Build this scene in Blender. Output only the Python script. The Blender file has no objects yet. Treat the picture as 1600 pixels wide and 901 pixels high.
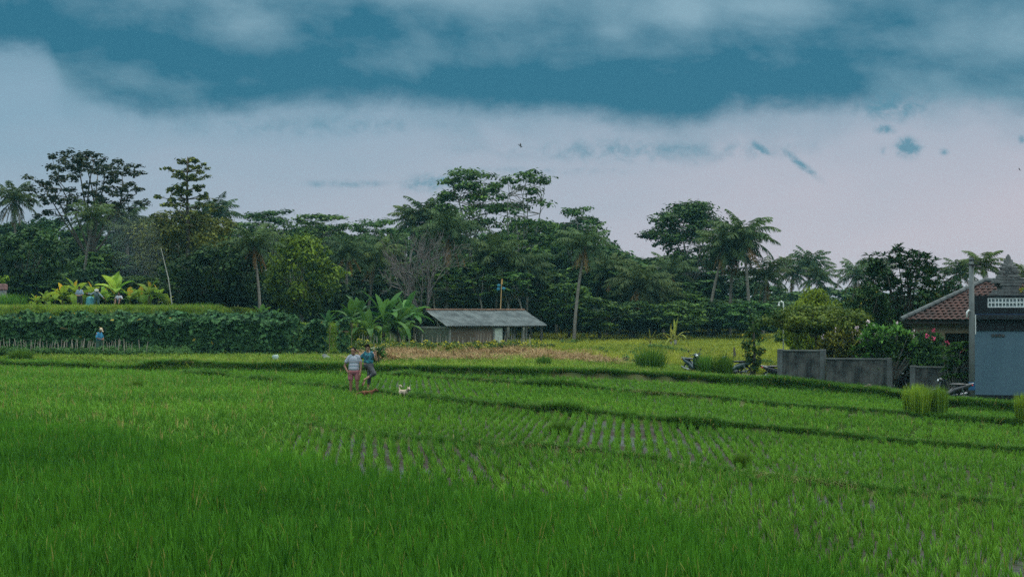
import bpy, math, random
import numpy as np
from mathutils import Vector

# ------------------------------------------------------------------ camera, sky, sun, exposure
S = bpy.context.scene
COL = S.collection
F = 2222.0
HZ = 490.0
CAMZ = 2.8
cd = bpy.data.cameras.new('camera')
cd.sensor_width = 36.0
cd.lens = 36.0 * F / 1600.0
cd.shift_y = (HZ - 450.5) / 1600.0
cd.clip_end = 20000
cam = bpy.data.objects.new('camera', cd)
cam.location = (0, 0, CAMZ)
cam.rotation_euler = (math.pi / 2, 0, 0)
COL.objects.link(cam)
S.camera = cam
S.view_settings.view_transform = 'Standard'
S.view_settings.look = 'None'
S.view_settings.exposure = 0.0
S.view_settings.gamma = 1.0
S.view_settings.use_curve_mapping = False
S.render.engine = 'CYCLES'
S.cycles.max_bounces = 6
S.cycles.diffuse_bounces = 3
S.cycles.glossy_bounces = 2
S.cycles.transmission_bounces = 3
S.cycles.volume_bounces = 0
S.cycles.transparent_max_bounces = 6
S.cycles.use_denoising = False
S.cycles.denoiser = 'OPENIMAGEDENOISE'

SUN_EL, SUN_AZ = math.radians(64), math.radians(62)     # azimuth from the view direction (+y) towards +x
sl = bpy.data.lights.new('sun', 'SUN')
sl.energy = 1.5
sl.angle = math.radians(20)
sl.color = (1.0, 0.93, 0.80)
sun = bpy.data.objects.new('sun', sl)
sd = Vector((math.sin(SUN_AZ) * math.cos(SUN_EL), math.cos(SUN_AZ) * math.cos(SUN_EL), math.sin(SUN_EL)))
sun.rotation_euler = sd.to_track_quat('Z', 'Y').to_euler()
COL.objects.link(sun)


class NT:
    """small helper to write node maths"""
    def __init__(self, tree):
        self.t = tree

    def n(self, typ, **kw):
        nd = self.t.nodes.new(typ)
        for k, v in kw.items():
            setattr(nd, k, v)
        return nd

    def link(self, a, b):
        self.t.links.new(a, b)

    def put(self, sock, v):
        if isinstance(v, bpy.types.NodeSocket):
            self.link(v, sock)
        else:
            sock.default_value = v

    def m(self, op, a, b=None, c=None, clamp=False):
        nd = self.n('ShaderNodeMath', operation=op, use_clamp=clamp)
        for i, v in enumerate((a, b, c)):
            if v is not None:
                self.put(nd.inputs[i], v)
        return nd.outputs[0]

    def sstep(self, x, lo, hi):
        nd = self.n('ShaderNodeMapRange', interpolation_type='SMOOTHSTEP')
        self.put(nd.inputs[0], x)
        self.put(nd.inputs[1], lo)
        self.put(nd.inputs[2], hi)
        return nd.outputs[0]

    def mix(self, f, a, b):
        nd = self.n('ShaderNodeMix', data_type='RGBA')
        self.put(nd.inputs[0], f)
        for i, v in ((6, a), (7, b)):
            if isinstance(v, tuple) and len(v) == 3:
                v = v + (1.0,)
            self.put(nd.inputs[i], v)
        return nd.outputs[2]

    def noise(self, vec, scale, detail=4, rough=0.55, dist=0.0):
        nd = self.n('ShaderNodeTexNoise')
        if vec is not None:
            self.link(vec, nd.inputs['Vector'])
        nd.inputs['Scale'].default_value = scale
        nd.inputs['Detail'].default_value = detail
        nd.inputs['Roughness'].default_value = rough
        nd.inputs['Distortion'].default_value = dist
        return nd.outputs['Fac']

    def vmul(self, vec, xyz):
        nd = self.n('ShaderNodeVectorMath', operation='MULTIPLY')
        self.link(vec, nd.inputs[0])
        nd.inputs[1].default_value = xyz
        return nd.outputs[0]


def build_world():
    w = bpy.data.worlds.new('World')
    S.world = w
    w.use_nodes = True
    t = w.node_tree
    t.nodes.clear()
    N = NT(t)
    out = N.n('ShaderNodeOutputWorld')
    bg = N.n('ShaderNodeBackground')
    bg.inputs['Strength'].default_value = 0.1
    sky = N.n('ShaderNodeTexSky')
    sky.sky_type = 'NISHITA'
    sky.sun_disc = False
    sky.sun_elevation = SUN_EL
    sky.sun_rotation = SUN_AZ
    tc = N.n('ShaderNodeTexCoord')
    d = tc.outputs['Generated']
    sp = N.n('ShaderNodeSeparateXYZ')
    N.link(d, sp.inputs[0])
    x, y, z = sp.outputs
    ya = N.m('MAXIMUM', N.m('ABSOLUTE', y), 0.18)
    U = N.m('MULTIPLY_ADD', N.m('DIVIDE', x, ya), F, 800.0)
    V = N.m('MULTIPLY_ADD', N.m('DIVIDE', z, ya), -F, HZ)
    cv = N.n('ShaderNodeCombineXYZ')
    N.put(cv.inputs[0], N.m('MULTIPLY', U, 0.001))
    N.put(cv.inputs[1], N.m('MULTIPLY', V, 0.0026))
    N.put(cv.inputs[2], N.m('MULTIPLY', y, 0.7))
    uv = cv.outputs[0]
    n1 = N.noise(uv, 3.0, 5, 0.55, 0.3)
    n2 = N.noise(uv, 9.0, 6, 0.6, 0.2)
    cv2 = N.n('ShaderNodeCombineXYZ')
    N.put(cv2.inputs[0], N.m('MULTIPLY', U, 0.001))
    N.put(cv2.inputs[1], N.m('MULTIPLY', V, 0.0012))
    n3 = N.noise(cv2.outputs[0], 16.0, 7, 0.62, 0.4)
    n4 = N.noise(cv2.outputs[0], 5.0, 5, 0.55, 0.6)
    e1 = N.m('SUBTRACT', n1, 0.5)
    e2 = N.m('SUBTRACT', n2, 0.5)
    e3 = N.m('SUBTRACT', n3, 0.5)
    e4 = N.m('SUBTRACT', n4, 0.5)
    # clear band low over the trees: cooler on the left, pinkish grey on the right
    tt = N.m('ADD', N.m('MULTIPLY', U, 0.00042), N.m('MULTIPLY', N.m('SUBTRACT', V, 190.0), 0.0022))
    tt = N.m('ADD', tt, N.m('MULTIPLY', e1, 0.5), clamp=True)
    base = N.mix(tt, (.24, .385, .50), (.53, .50, .575))
    # lower edge of the big cloud
    fc = N.n('ShaderNodeFloatCurve')
    pts = [(0, 88), (60, 92), (110, 150), (240, 184), (340, 182), (480, 170), (620, 168), (720, 180), (900, 186), (1000, 200),
           (1070, 204), (1140, 180), (1300, 180), (1370, 170), (1430, 165), (1520, 172), (1600, 176)]
    cvm = fc.mapping
    c = cvm.curves[0]
    while len(c.points) > 2:
        c.points.remove(c.points[-1])
    c.points[0].location = (0, pts[0][1] / 400)
    c.points[1].location = (1, pts[-1][1] / 400)
    for px, py in pts[1:-1]:
        c.points.new(px / 1600, py / 400)
    cvm.update()
    N.put(fc.inputs['Value'], N.m('MULTIPLY', U, 1 / 1600, clamp=True))
    E = N.m('MULTIPLY', fc.outputs[0], 400.0)
    dd = N.m('SUBTRACT', E, V)
    dd = N.m('ADD', dd, N.m('MULTIPLY', e1, 34.0))
    dd = N.m('ADD', dd, N.m('MULTIPLY', e2, 26.0))
    dd = N.m('ADD', dd, N.m('MULTIPLY', e3, 34.0))
    dd = N.m('ADD', dd, N.m('MULTIPLY', N.m('SUBTRACT', N.noise(cv2.outputs[0], 30.0, 6, 0.6, 0.3), 0.5), 16.0))
    msk = N.sstep(dd, -14.0, 34.0)

    def gauss(cu, cvv, ru, rv, amp, slant=0.0):
        a = N.m('DIVIDE', N.m('SUBTRACT', U, cu), ru)
        b = N.m('SUBTRACT', V, cvv)
        if slant:
            b = N.m('SUBTRACT', b, N.m('MULTIPLY', N.m('SUBTRACT', U, cu), slant))
        b = N.m('DIVIDE', b, rv)
        r2 = N.m('ADD', N.m('MULTIPLY', a, a), N.m('MULTIPLY', b, b))
        return N.m('MULTIPLY', N.m('EXPONENT', N.m('MULTIPLY', r2, -1.0)), amp)
    cv3 = N.n('ShaderNodeCombineXYZ')
    N.put(cv3.inputs[0], N.m('MULTIPLY', U, 0.001))
    N.put(cv3.inputs[1], N.m('MULTIPLY', N.m('ADD', V, N.m('MULTIPLY', U, -0.10)), 0.0017))
    n6 = N.noise(cv3.outputs[0], 4.0, 8, 0.52, 0.35)
    n7 = N.noise(cv3.outputs[0], 11.0, 8, 0.6, 0.25)
    L = N.m('ADD', N.m('MULTIPLY', e1, 1.3), N.m('MULTIPLY', N.m('SUBTRACT', n6, 0.5), 1.7))
    L = N.m('ADD', L, N.m('MULTIPLY', N.m('SUBTRACT', n7, 0.5), 0.6))
    L = N.m('ADD', L, N.m('MULTIPLY', e3, 0.3))
    # thinner towards the top of the band, thick and dark along the lower edge
    L = N.m('ADD', L, N.m('MULTIPLY_ADD', N.sstep(N.m('SUBTRACT', E, V), 20.0, 190.0), 0.16, -0.10))
    for g in ((1080, 12, 170, 32, .6), (960, 38, 38, 34, .35), (690, -18, 240, 26, .55), (400, 48, 60, 26, .35), (90, 22, 260, 34, .10),
              (590, 100, 80, 34, .22), (30, 118, 70, 30, .9), (165, 122, 90, 30, .28), (1440, 62, 110, 22, .25), (1570, 150, 170, 38, .6),
              (1220, 20, 60, 60, .3), (1180, 145, 220, 45, -.35), (820, 130, 260, 40, -.2), (300, 95, 200, 30, -.15)):
        L = N.m('ADD', L, gauss(*g))
    L = N.m('MULTIPLY_ADD', L, 1.0, 0.13, clamp=True)
    ccol = N.mix(L, (.017, .150, .240), (.235, .395, .49))
    veil = N.m('ADD', dd, N.m('MULTIPLY', e4, 120.0))
    veil = N.m('MULTIPLY', N.sstep(veil, -62.0, 6.0), 0.42)
    base = N.mix(veil, base, (.15, .30, .40))
    skyc = N.mix(msk, base, ccol)
    # small dark scraps of cloud below the big one
    sc = None
    for g in ((1418, 231, 20, 15, 1.15), (1382, 203, 17, 8, .95), (1188, 231, 16, 9, .85, .6), (1250, 255, 30, 9, .8, .75),
              (672, 285, 44, 16, .72), (540, 287, 70, 7, .5), (1395, 165, 60, 22, .8), (1000, 236, 300, 22, .42), (480, 196, 260, 22, .38),
              (1475, 237, 9, 7, .6), (1596, 217, 7, 7, .75), (1380, 234, 6, 10, .5), (820, 268, 200, 10, .34)):
        gg = gauss(*g)
        sc = gg if sc is None else N.m('MAXIMUM', sc, gg)
    n5 = N.noise(cv2.outputs[0], 42.0, 6, 0.65, 0.5)
    e5 = N.m('ADD', N.m('SUBTRACT', n5, 0.5), N.m('MULTIPLY', e3, 0.8))
    sc = N.m('ADD', sc, N.m('MULTIPLY', e5, N.m('MULTIPLY', sc, 3.4)))
    skyc = N.mix(N.m('MULTIPLY', N.sstep(sc, 0.05, 1.05), 0.9), skyc, (.085, .25, .35))
    # out of view overhead, extra brightness is added to light the fields from above
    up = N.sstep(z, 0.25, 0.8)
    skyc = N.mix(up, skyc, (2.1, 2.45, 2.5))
    # ten times up because the background strength is 0.1; a little of the plain sky shows through
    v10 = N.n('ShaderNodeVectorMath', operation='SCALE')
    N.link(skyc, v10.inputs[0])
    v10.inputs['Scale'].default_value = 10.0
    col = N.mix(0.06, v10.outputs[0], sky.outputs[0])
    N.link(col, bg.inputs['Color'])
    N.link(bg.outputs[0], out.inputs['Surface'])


build_world()

# ------------------------------------------------------------------ materials
MATS = {}


def newmat(name):
    m = bpy.data.materials.new(name)
    m.use_nodes = True
    m.node_tree.nodes.clear()
    N = NT(m.node_tree)
    out = N.n('ShaderNodeOutputMaterial')
    return m, N, out


def mat(name, col, rough=0.7, var=0.25, scale=3.0, col2=None, bump=0.0, bscale=20.0, metallic=0.0, spec=0.3, detail=4, stretch=None, alpha=None):
    """surface with a noisy base colour"""
    if name in MATS:
        return MATS[name]
    m, N, out = newmat(name)
    b = N.n('ShaderNodeBsdfPrincipled')
    tc = N.n('ShaderNodeTexCoord')
    v = tc.outputs['Object']
    if stretch:
        v = N.vmul(v, stretch)
    f = N.noise(v, scale, detail, 0.6)
    f = N.sstep(f, 0.3, 0.7)
    c2 = col2 if col2 else tuple(min(1, c * (1 - var)) for c in col)
    c1 = col if col2 else tuple(min(1, c * (1 + var)) for c in col)
    N.link(N.mix(f, c1, c2), b.inputs['Base Color'])
    b.inputs['Roughness'].default_value = rough
    b.inputs['Metallic'].default_value = metallic
    b.inputs['Specular IOR Level'].default_value = spec
    if bump:
        bp = N.n('ShaderNodeBump')
        bp.inputs['Strength'].default_value = bump
        bp.inputs['Distance'].default_value = 0.02
        N.link(N.noise(v, bscale, 4), bp.inputs['Height'])
        N.link(bp.outputs[0], b.inputs['Normal'])
    N.link(b.outputs[0], out.inputs[0])
    MATS[name] = m
    return m


def leafmat(name, dark, light, accent=None, acc_at=0.93, trans=0.25, rough=0.55, inst=False, objvar=0.25):
    """leaves: colour runs from dark to light by each leaf's own tint, a few leaves take the accent colour"""
    if name in MATS:
        return MATS[name]
    m, N, out = newmat(name)
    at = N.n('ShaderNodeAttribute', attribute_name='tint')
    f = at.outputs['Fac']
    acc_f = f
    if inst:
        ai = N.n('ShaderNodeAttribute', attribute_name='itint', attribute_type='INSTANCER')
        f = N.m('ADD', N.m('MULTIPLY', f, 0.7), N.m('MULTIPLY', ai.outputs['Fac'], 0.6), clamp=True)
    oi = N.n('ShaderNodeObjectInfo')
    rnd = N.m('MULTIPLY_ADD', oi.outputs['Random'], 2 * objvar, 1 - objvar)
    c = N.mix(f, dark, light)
    if accent:
        c = N.mix(N.m('GREATER_THAN', acc_f, acc_at), c, accent)
    if objvar:
        warm = N.m('MULTIPLY', N.m('FRACT', N.m('MULTIPLY', oi.outputs['Random'], 7.31)), 0.7)
        wv = N.n('ShaderNodeVectorMath', operation='MULTIPLY')
        N.link(c, wv.inputs[0])
        wv.inputs[1].default_value = (1.5, 1.08, .65)
        c = N.mix(warm, c, wv.outputs[0])
    sc = N.n('ShaderNodeVectorMath', operation='SCALE')
    N.link(c, sc.inputs[0])
    N.link(rnd, sc.inputs['Scale'])
    c = sc.outputs[0]
    b = N.n('ShaderNodeBsdfPrincipled')
    N.link(c, b.inputs['Base Color'])
    b.inputs['Roughness'].default_value = rough
    b.inputs['Specular IOR Level'].default_value = 0.08
    tr = N.n('ShaderNodeBsdfTranslucent')
    N.link(c, tr.inputs[0])
    mx = N.n('ShaderNodeMixShader')
    mx.inputs[0].default_value = trans
    N.link(b.outputs[0], mx.inputs[1])
    N.link(tr.outputs[0], mx.inputs[2])
    N.link(mx.outputs[0], out.inputs[0])
    MATS[name] = m
    return m


# ------------------------------------------------------------------ mesh helpers
class MB:
    """collects faces; build() links them as one mesh object"""
    def __init__(self):
        self.v, self.f, self.t, self.n = [], [], [], 0

    def add(self, verts, faces, tint=0.5):
        verts = np.asarray(verts, dtype=np.float32).reshape(-1, 3)
        self.v.append(verts)
        tt = np.empty(len(verts), np.float32)
        tt[:] = tint
        self.t.append(tt)
        if isinstance(faces, np.ndarray):
            self.f.append(faces + self.n)
        else:
            by = {}
            for q in faces:
                by.setdefault(len(q), []).append(q)
            for q in by.values():
                self.f.append(np.array(q, dtype=np.int64) + self.n)
        self.n += len(verts)
        return self

    def box(self, lo, hi, R=None, o=None):
        x0, y0, z0 = lo
        x1, y1, z1 = hi
        v = np.array([(x0, y0, z0), (x1, y0, z0), (x1, y1, z0), (x0, y1, z0), (x0, y0, z1), (x1, y0, z1), (x1, y1, z1), (x0, y1, z1)], float)
        if R is not None:
            v = v @ np.asarray(R).T
        if o is not None:
            v = v + np.asarray(o)
        return self.add(v, [(0, 3, 2, 1), (4, 5, 6, 7), (0, 1, 5, 4), (1, 2, 6, 5), (2, 3, 7, 6), (3, 0, 4, 7)])

    def bbox(self, lo, hi, b=0.02):
        """box with chamfered upright edges and top"""
        x0, y0, z0 = lo
        x1, y1, z1 = hi
        ring = lambda i, z: [(x0 + i + b, y0 + i, z), (x1 - i - b, y0 + i, z), (x1 - i, y0 + i + b, z), (x1 - i, y1 - i - b, z),
                             (x1 - i - b, y1 - i, z), (x0 + i + b, y1 - i, z), (x0 + i, y1 - i - b, z), (x0 + i, y0 + i + b, z)]
        v = ring(b, z0) + ring(0, z0 + b) + ring(0, z1 - b) + ring(b, z1)
        f = []
        for k in range(3):
            for i in range(8):
                j = (i + 1) % 8
                f.append((k * 8 + i, k * 8 + j, k * 8 + 8 + j, k * 8 + 8 + i))
        self.add(v, f)
        self.f.append(np.array([[24, 25, 26, 27, 28, 29, 30, 31], [7, 6, 5, 4, 3, 2, 1, 0]]) + self.n - 32)
        return self

    def tube(self, pts, rad, n=6, caps=True, tint=0.5):
        pts = np.asarray(pts, float)
        k = len(pts)
        rad = np.broadcast_to(np.asarray(rad, float), (k,))
        tan = np.gradient(pts, axis=0)
        tan /= np.linalg.norm(tan, axis=1)[:, None] + 1e-9
        up = np.array([0, 0, 1.0])
        if abs(tan[0] @ up) > 0.9:
            up = np.array([1.0, 0, 0])
        a = np.cross(tan, up)
        a /= np.linalg.norm(a, axis=1)[:, None] + 1e-9
        b = np.cross(tan, a)
        th = np.arange(n) * 2 * math.pi / n
        v = pts[:, None] + rad[:, None, None] * (np.cos(th)[None, :, None] * a[:, None] + np.sin(th)[None, :, None] * b[:, None])
        v = v.reshape(-1, 3)
        i = np.arange(k - 1)[:, None] * n
        j = np.arange(n)[None]
        j2 = (j + 1) % n
        f = np.stack([i + j, i + n + j, i + n + j2, i + j2], -1).reshape(-1, 4)
        self.add(v, f, tint)
        if caps:
            o = self.n - k * n
            self.f.append(np.array([np.arange(n)]) + o)
            self.f.append(np.array([np.arange(n)[::-1]]) + o + (k - 1) * n)
        return self

    def ell(self, c, r, nu=10, nv=7, R=None, tint=0.5):
        u = np.arange(nu) * 2 * math.pi / nu
        v = np.linspace(-math.pi / 2, math.pi / 2, nv)
        v[0] += .05
        v[-1] -= .05
        p = np.stack([np.cos(v)[:, None] * np.cos(u)[None], np.cos(v)[:, None] * np.sin(u)[None], np.sin(v)[:, None] * np.ones(nu)[None]], -1).reshape(-1, 3) * np.asarray(r)
        if R is not None:
            p = p @ np.asarray(R).T
        p = p + np.asarray(c)
        i = np.arange(nv - 1)[:, None] * nu
        j = np.arange(nu)[None]
        j2 = (j + 1) % nu
        f = np.stack([i + j, i + j2, i + nu + j2, i + nu + j], -1).reshape(-1, 4)
        self.add(p, f, tint)
        o = self.n - nu * nv
        self.f.append(np.array([np.arange(nu)[::-1]]) + o)
        self.f.append(np.array([np.arange(nu)]) + o + nu * (nv - 1))
        return self

    def mesh(self, name, m, smooth=False):
        me = bpy.data.meshes.new(name)
        v = np.concatenate(self.v) if self.v else np.zeros((0, 3), np.float32)
        me.vertices.add(len(v))
        me.vertices.foreach_set('co', v.astype(np.float32).ravel())
        loops = np.concatenate([q.ravel() for q in self.f])
        tot = np.concatenate([np.full(len(q), q.shape[1]) for q in self.f])
        st = np.concatenate([[0], np.cumsum(tot)[:-1]])
        me.loops.add(len(loops))
        me.loops.foreach_set('vertex_index', loops.astype(np.int32))
        me.polygons.add(len(tot))
        me.polygons.foreach_set('loop_start', st.astype(np.int32))
        try:
            me.polygons.foreach_set('loop_total', tot.astype(np.int32))
        except Exception:
            pass
        a = me.attributes.new('tint', 'FLOAT', 'POINT')
        a.data.foreach_set('value', np.concatenate(self.t))
        me.update(calc_edges=True)
        me.polygons.foreach_set('use_smooth', np.full(len(tot), bool(smooth)))
        if m:
            me.materials.append(m)
        return me

    def build(self, name, m, parent=None, smooth=False, loc=None):
        o = bpy.data.objects.new(name, self.mesh(name, m, smooth))
        COL.objects.link(o)
        if parent:
            o.parent = parent
        if loc is not None:
            o.location = loc
        return o


def tag(o, label, cat, group=None, kind=None):
    if label:
        o['label'] = label
    if cat:
        o['category'] = cat
    if group:
        o['group'] = group
    if kind:
        o['kind'] = kind
    return o


def thing(name, label, cat, loc=(0, 0, 0), rz=0.0, group=None, sc=1.0):
    o = bpy.data.objects.new(name, None)
    o.empty_display_size = 0.2
    COL.objects.link(o)
    o.location = loc
    o.rotation_euler = (0, 0, rz)
    o.scale = (sc, sc, sc) if not isinstance(sc, tuple) else sc
    return tag(o, label, cat, group)


def use(name, me, parent):
    o = bpy.data.objects.new(name, me)
    COL.objects.link(o)
    o.parent = parent
    return o


def rotz(a):
    return np.array([[math.cos(a), -math.sin(a), 0], [math.sin(a), math.cos(a), 0], [0, 0, 1.0]])


def rotx(a):
    return np.array([[1, 0, 0], [0, math.cos(a), -math.sin(a)], [0, math.sin(a), math.cos(a)]])


def roty(a):
    return np.array([[math.cos(a), 0, math.sin(a)], [0, 1, 0], [-math.sin(a), 0, math.cos(a)]])


# ------------------------------------------------------------------ terrain
def ss(x, a, b):
    t = np.clip((x - a) / (b - a), 0, 1)
    return t * t * (3 - 2 * t)


LV = [-.20, -.12, -.01, .09, .34]


def drop(X):
    return .08 * np.clip(X - 2, 0, 22)


def boundary(poly, lev):
    P = []
    for px, py in poly:
        X = 0.0
        for _ in range(60):
            Y = (CAMZ - (lev - float(drop(np.array(X))))) * F / (py - HZ)
            X = 0.5 * X + 0.5 * (px - 800) / F * Y
        P.append((X, Y))
    P.sort()
    xs = np.array([p[0] for p in P])
    ys = np.array([p[1] for p in P])
    return lambda X: np.interp(X, xs, ys)


B1 = boundary([(-500, 595), (-200, 608), (0, 622), (180, 634), (340, 655), (600, 690), (870, 712), (1150, 748), (1300, 768), (1600, 805), (2000, 850)], LV[0])
B2 = boundary([(-500, 569), (-100, 572), (150, 577), (240, 584), (420, 601), (469, 607), (563, 617), (672, 629), (850, 650), (1090, 671), (1200, 681), (1600, 715), (2100, 760)], LV[1])
B3 = boundary([(-500, 568), (240, 581), (600, 589), (700, 597), (850, 608), (1000, 620), (1090, 627), (1250, 641), (1450, 657), (1600, 670), (2100, 710)], LV[2])
B4 = boundary([(-500, 571), (0, 573), (240, 581), (560, 587), (640, 589), (860, 595), (1080, 604), (1220, 612), (1300, 619), (1390, 628), (1500, 645), (1600, 652), (2100, 690)], LV[2])
BS = [B1, lambda X: np.maximum(B2(X), B1(X) + .5), lambda X: np.maximum(B3(X), B2(X) + .5), lambda X: np.maximum(B4(X), B3(X) + .5)]


def gz(X, Y):
    X = np.asarray(X, float)
    Y = np.asarray(Y, float)
    z = np.full(np.broadcast(X, Y).shape, LV[0])
    wob = .22 * np.sin(X * 1.7) * np.sin(X * .61 + 1) + .1 * np.sin(X * 4.3)
    for k, B in enumerate(BS):
        d = Y - B(X) - wob
        z = z + (LV[k + 1] - LV[k]) * ss(d, -.15, .18)
        z = z + (.07 + .03 * np.sin(X * .9 + k)) * (.6 if k == 0 else 1) * (ss(BS[k + 1](X) - B(X), .8, 3.0) if k < 3 else 1) * np.exp(-((d - .25) / .3) ** 2)
    z = z - drop(X) * (1 - ss(Y, 80, 104))
    z = z - .37 * ss(Y, 84, 100) + 1.0 * ss(Y, 118, 165) + 0.8 * ss(Y, 180, 400)
    lf = 1.75 * (1 - ss(X, -12.5, -9)) + 1.35 * (1 - ss(X, -22.2, -20.2))
    z = z + lf * ss(Y, 98.5, 104)
    z = z + .02 * np.sin(X * 1.1 + Y * .3) * np.sin(Y * .9) * ss(Y, 66, 74)
    return z


def gzf(X, Y):
    return float(gz(np.array(X), np.array(Y)))


def PX(px, Y):
    return (px - 800) / F * Y


def PZ(py, Y):
    return CAMZ - (py - HZ) / F * Y


def at(px, Y, dz=0.0):
    X = PX(px, Y)
    return (X, Y, gzf(X, Y) + dz)


def ground():
    xs = np.concatenate([-np.geomspace(4000, 62, 22), np.arange(-60, -26, .5), np.arange(-26, 26, .18), np.arange(26, 60, .5), np.geomspace(62, 4000, 22)])
    ys = np.concatenate([np.arange(-60, 8, 4.0), np.arange(8, 80, .16), np.arange(80, 110, .4), np.arange(110, 260, 2.0), np.geomspace(262, 9000, 24)])
    X, Y = np.meshgrid(xs, ys)
    Z = gz(X, Y)
    nx, ny = len(xs), len(ys)
    i = np.arange(ny - 1)[:, None] * nx
    j = np.arange(nx - 1)[None]
    f = np.stack([i + j, i + j + 1, i + nx + j + 1, i + nx + j], -1).reshape(-1, 4)
    mb = MB()
    # zone: 0 wet paddy, 1 grassy earth
    zone = np.ones_like(X)
    inp = np.zeros_like(X)
    e = [B(X) for B in BS]
    for lo, hi in ((None, e[0]), (e[0], e[1]), (e[1], e[2]), (e[2], e[3])):
        a = ss(Y, lo + .55, lo + .8) if lo is not None else 1.0
        b = 1 - ss(Y, hi - .45, hi - .25)
        inp = np.maximum(inp, a * b)
    zone = 1 - inp
    mb.add(np.stack([X, Y, Z], -1).reshape(-1, 3), f, zone.ravel())
    m, N, out = newmat('ground')
    at_ = N.n('ShaderNodeAttribute', attribute_name='tint')
    tc = N.n('ShaderNodeTexCoord')
    v = tc.outputs['Object']
    nz = N.noise(v, .9, 5, .6)
    nf = N.noise(v, 6.0, 4, .6)
    wet = N.sstep(N.m('ADD', N.noise(v, .35, 3, .5), N.m('MULTIPLY', nf, .35)), .60, .84)
    sx_ = N.n('ShaderNodeSeparateXYZ')
    N.link(v, sx_.inputs[0])
    wetzone = N.m('MULTIPLY', N.sstep(sx_.outputs[0], 3.5, 9.0), N.sstep(sx_.outputs[1], 36.0, 40.0))
    wet = N.m('MAXIMUM', wet, N.m('MULTIPLY', wetzone, .95))
    mud = N.mix(nf, (.020, .016, .011), (.045, .034, .024))
    earth = N.mix(N.sstep(nz, .35, .65), (.045, .07, .018), (.085, .085, .03))
    zf = at_.outputs['Fac']
    col = N.mix(zf, mud, earth)
    b = N.n('ShaderNodeBsdfPrincipled')
    N.link(col, b.inputs['Base Color'])
    # standing water between the seedlings: smooth where wet
    rough = N.m('MAXIMUM', N.m('MULTIPLY_ADD', wet, -.8, .85), N.m('MULTIPLY', zf, .85))
    N.link(rough, b.inputs['Roughness'])
    N.link(N.m('MULTIPLY_ADD', N.m('MULTIPLY', wet, N.m('SUBTRACT', 1.0, zf)), .3, .12), b.inputs['Specular IOR Level'])
    bp = N.n('ShaderNodeBump')
    bp.inputs['Distance'].default_value = .03
    N.link(N.m('MULTIPLY_ADD', wet, -.45, .5), bp.inputs['Strength'])
    N.link(nf, bp.inputs['Height'])
    N.link(bp.outputs[0], b.inputs['Normal'])
    N.link(b.outputs[0], out.inputs[0])
    o = mb.build('ground', m, smooth=True)
    tag(o, 'terraced paddy ground of wet mud and grassy banks stepping down to the house', 'ground', kind='structure')


ground()

# ------------------------------------------------------------------ scattered cover (rice and grass)
rng = np.random.default_rng(7)
SCOL = {}


def blades(n, h, w, spread, lean, rng, seg=3, droop=.5, base=.02, yellow=.0):
    mb = MB()
    for _ in range(n):
        a = rng.uniform(0, 2 * math.pi)
        d = np.array([math.cos(a), math.sin(a)])
        r = base * rng.uniform(0, 1) + spread * rng.uniform(0, 1) ** 2 * .3
        L = h * rng.uniform(.6, 1.08)
        ln = lean * rng.uniform(.1, 1)
        t = np.linspace(0, 1, seg + 1)
        out = r + spread * ln * (t ** 1.6)
        zz = L * (t - droop * ln * t ** 3 * .6)
        p = np.stack([d[0] * out, d[1] * out, zz], -1)
        s = np.array([-d[1], d[0], 0]) if rng.random() < .5 else np.array([math.cos(a + 1), math.sin(a + 1), 0])
        ww = w * rng.uniform(.7, 1.2) * np.array([.8, 1.0, .75, .1])[:seg + 1] * .5
        v = np.concatenate([p - s * ww[:, None], p + s * ww[:, None]])
        k = seg + 1
        f = np.array([(i, i + 1, k + i + 1, k + i) for i in range(seg)])
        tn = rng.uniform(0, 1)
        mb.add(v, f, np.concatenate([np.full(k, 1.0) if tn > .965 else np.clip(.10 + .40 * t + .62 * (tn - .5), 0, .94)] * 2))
    return mb


def protos(key, fn, nvar, m):
    c = bpy.data.collections.new('kit_' + key)
    for i in range(nvar):
        o = bpy.data.objects.new('%s_clump_%02d' % (key, i), fn(i).mesh(key, m, True))
        c.objects.link(o)
    return c


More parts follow.
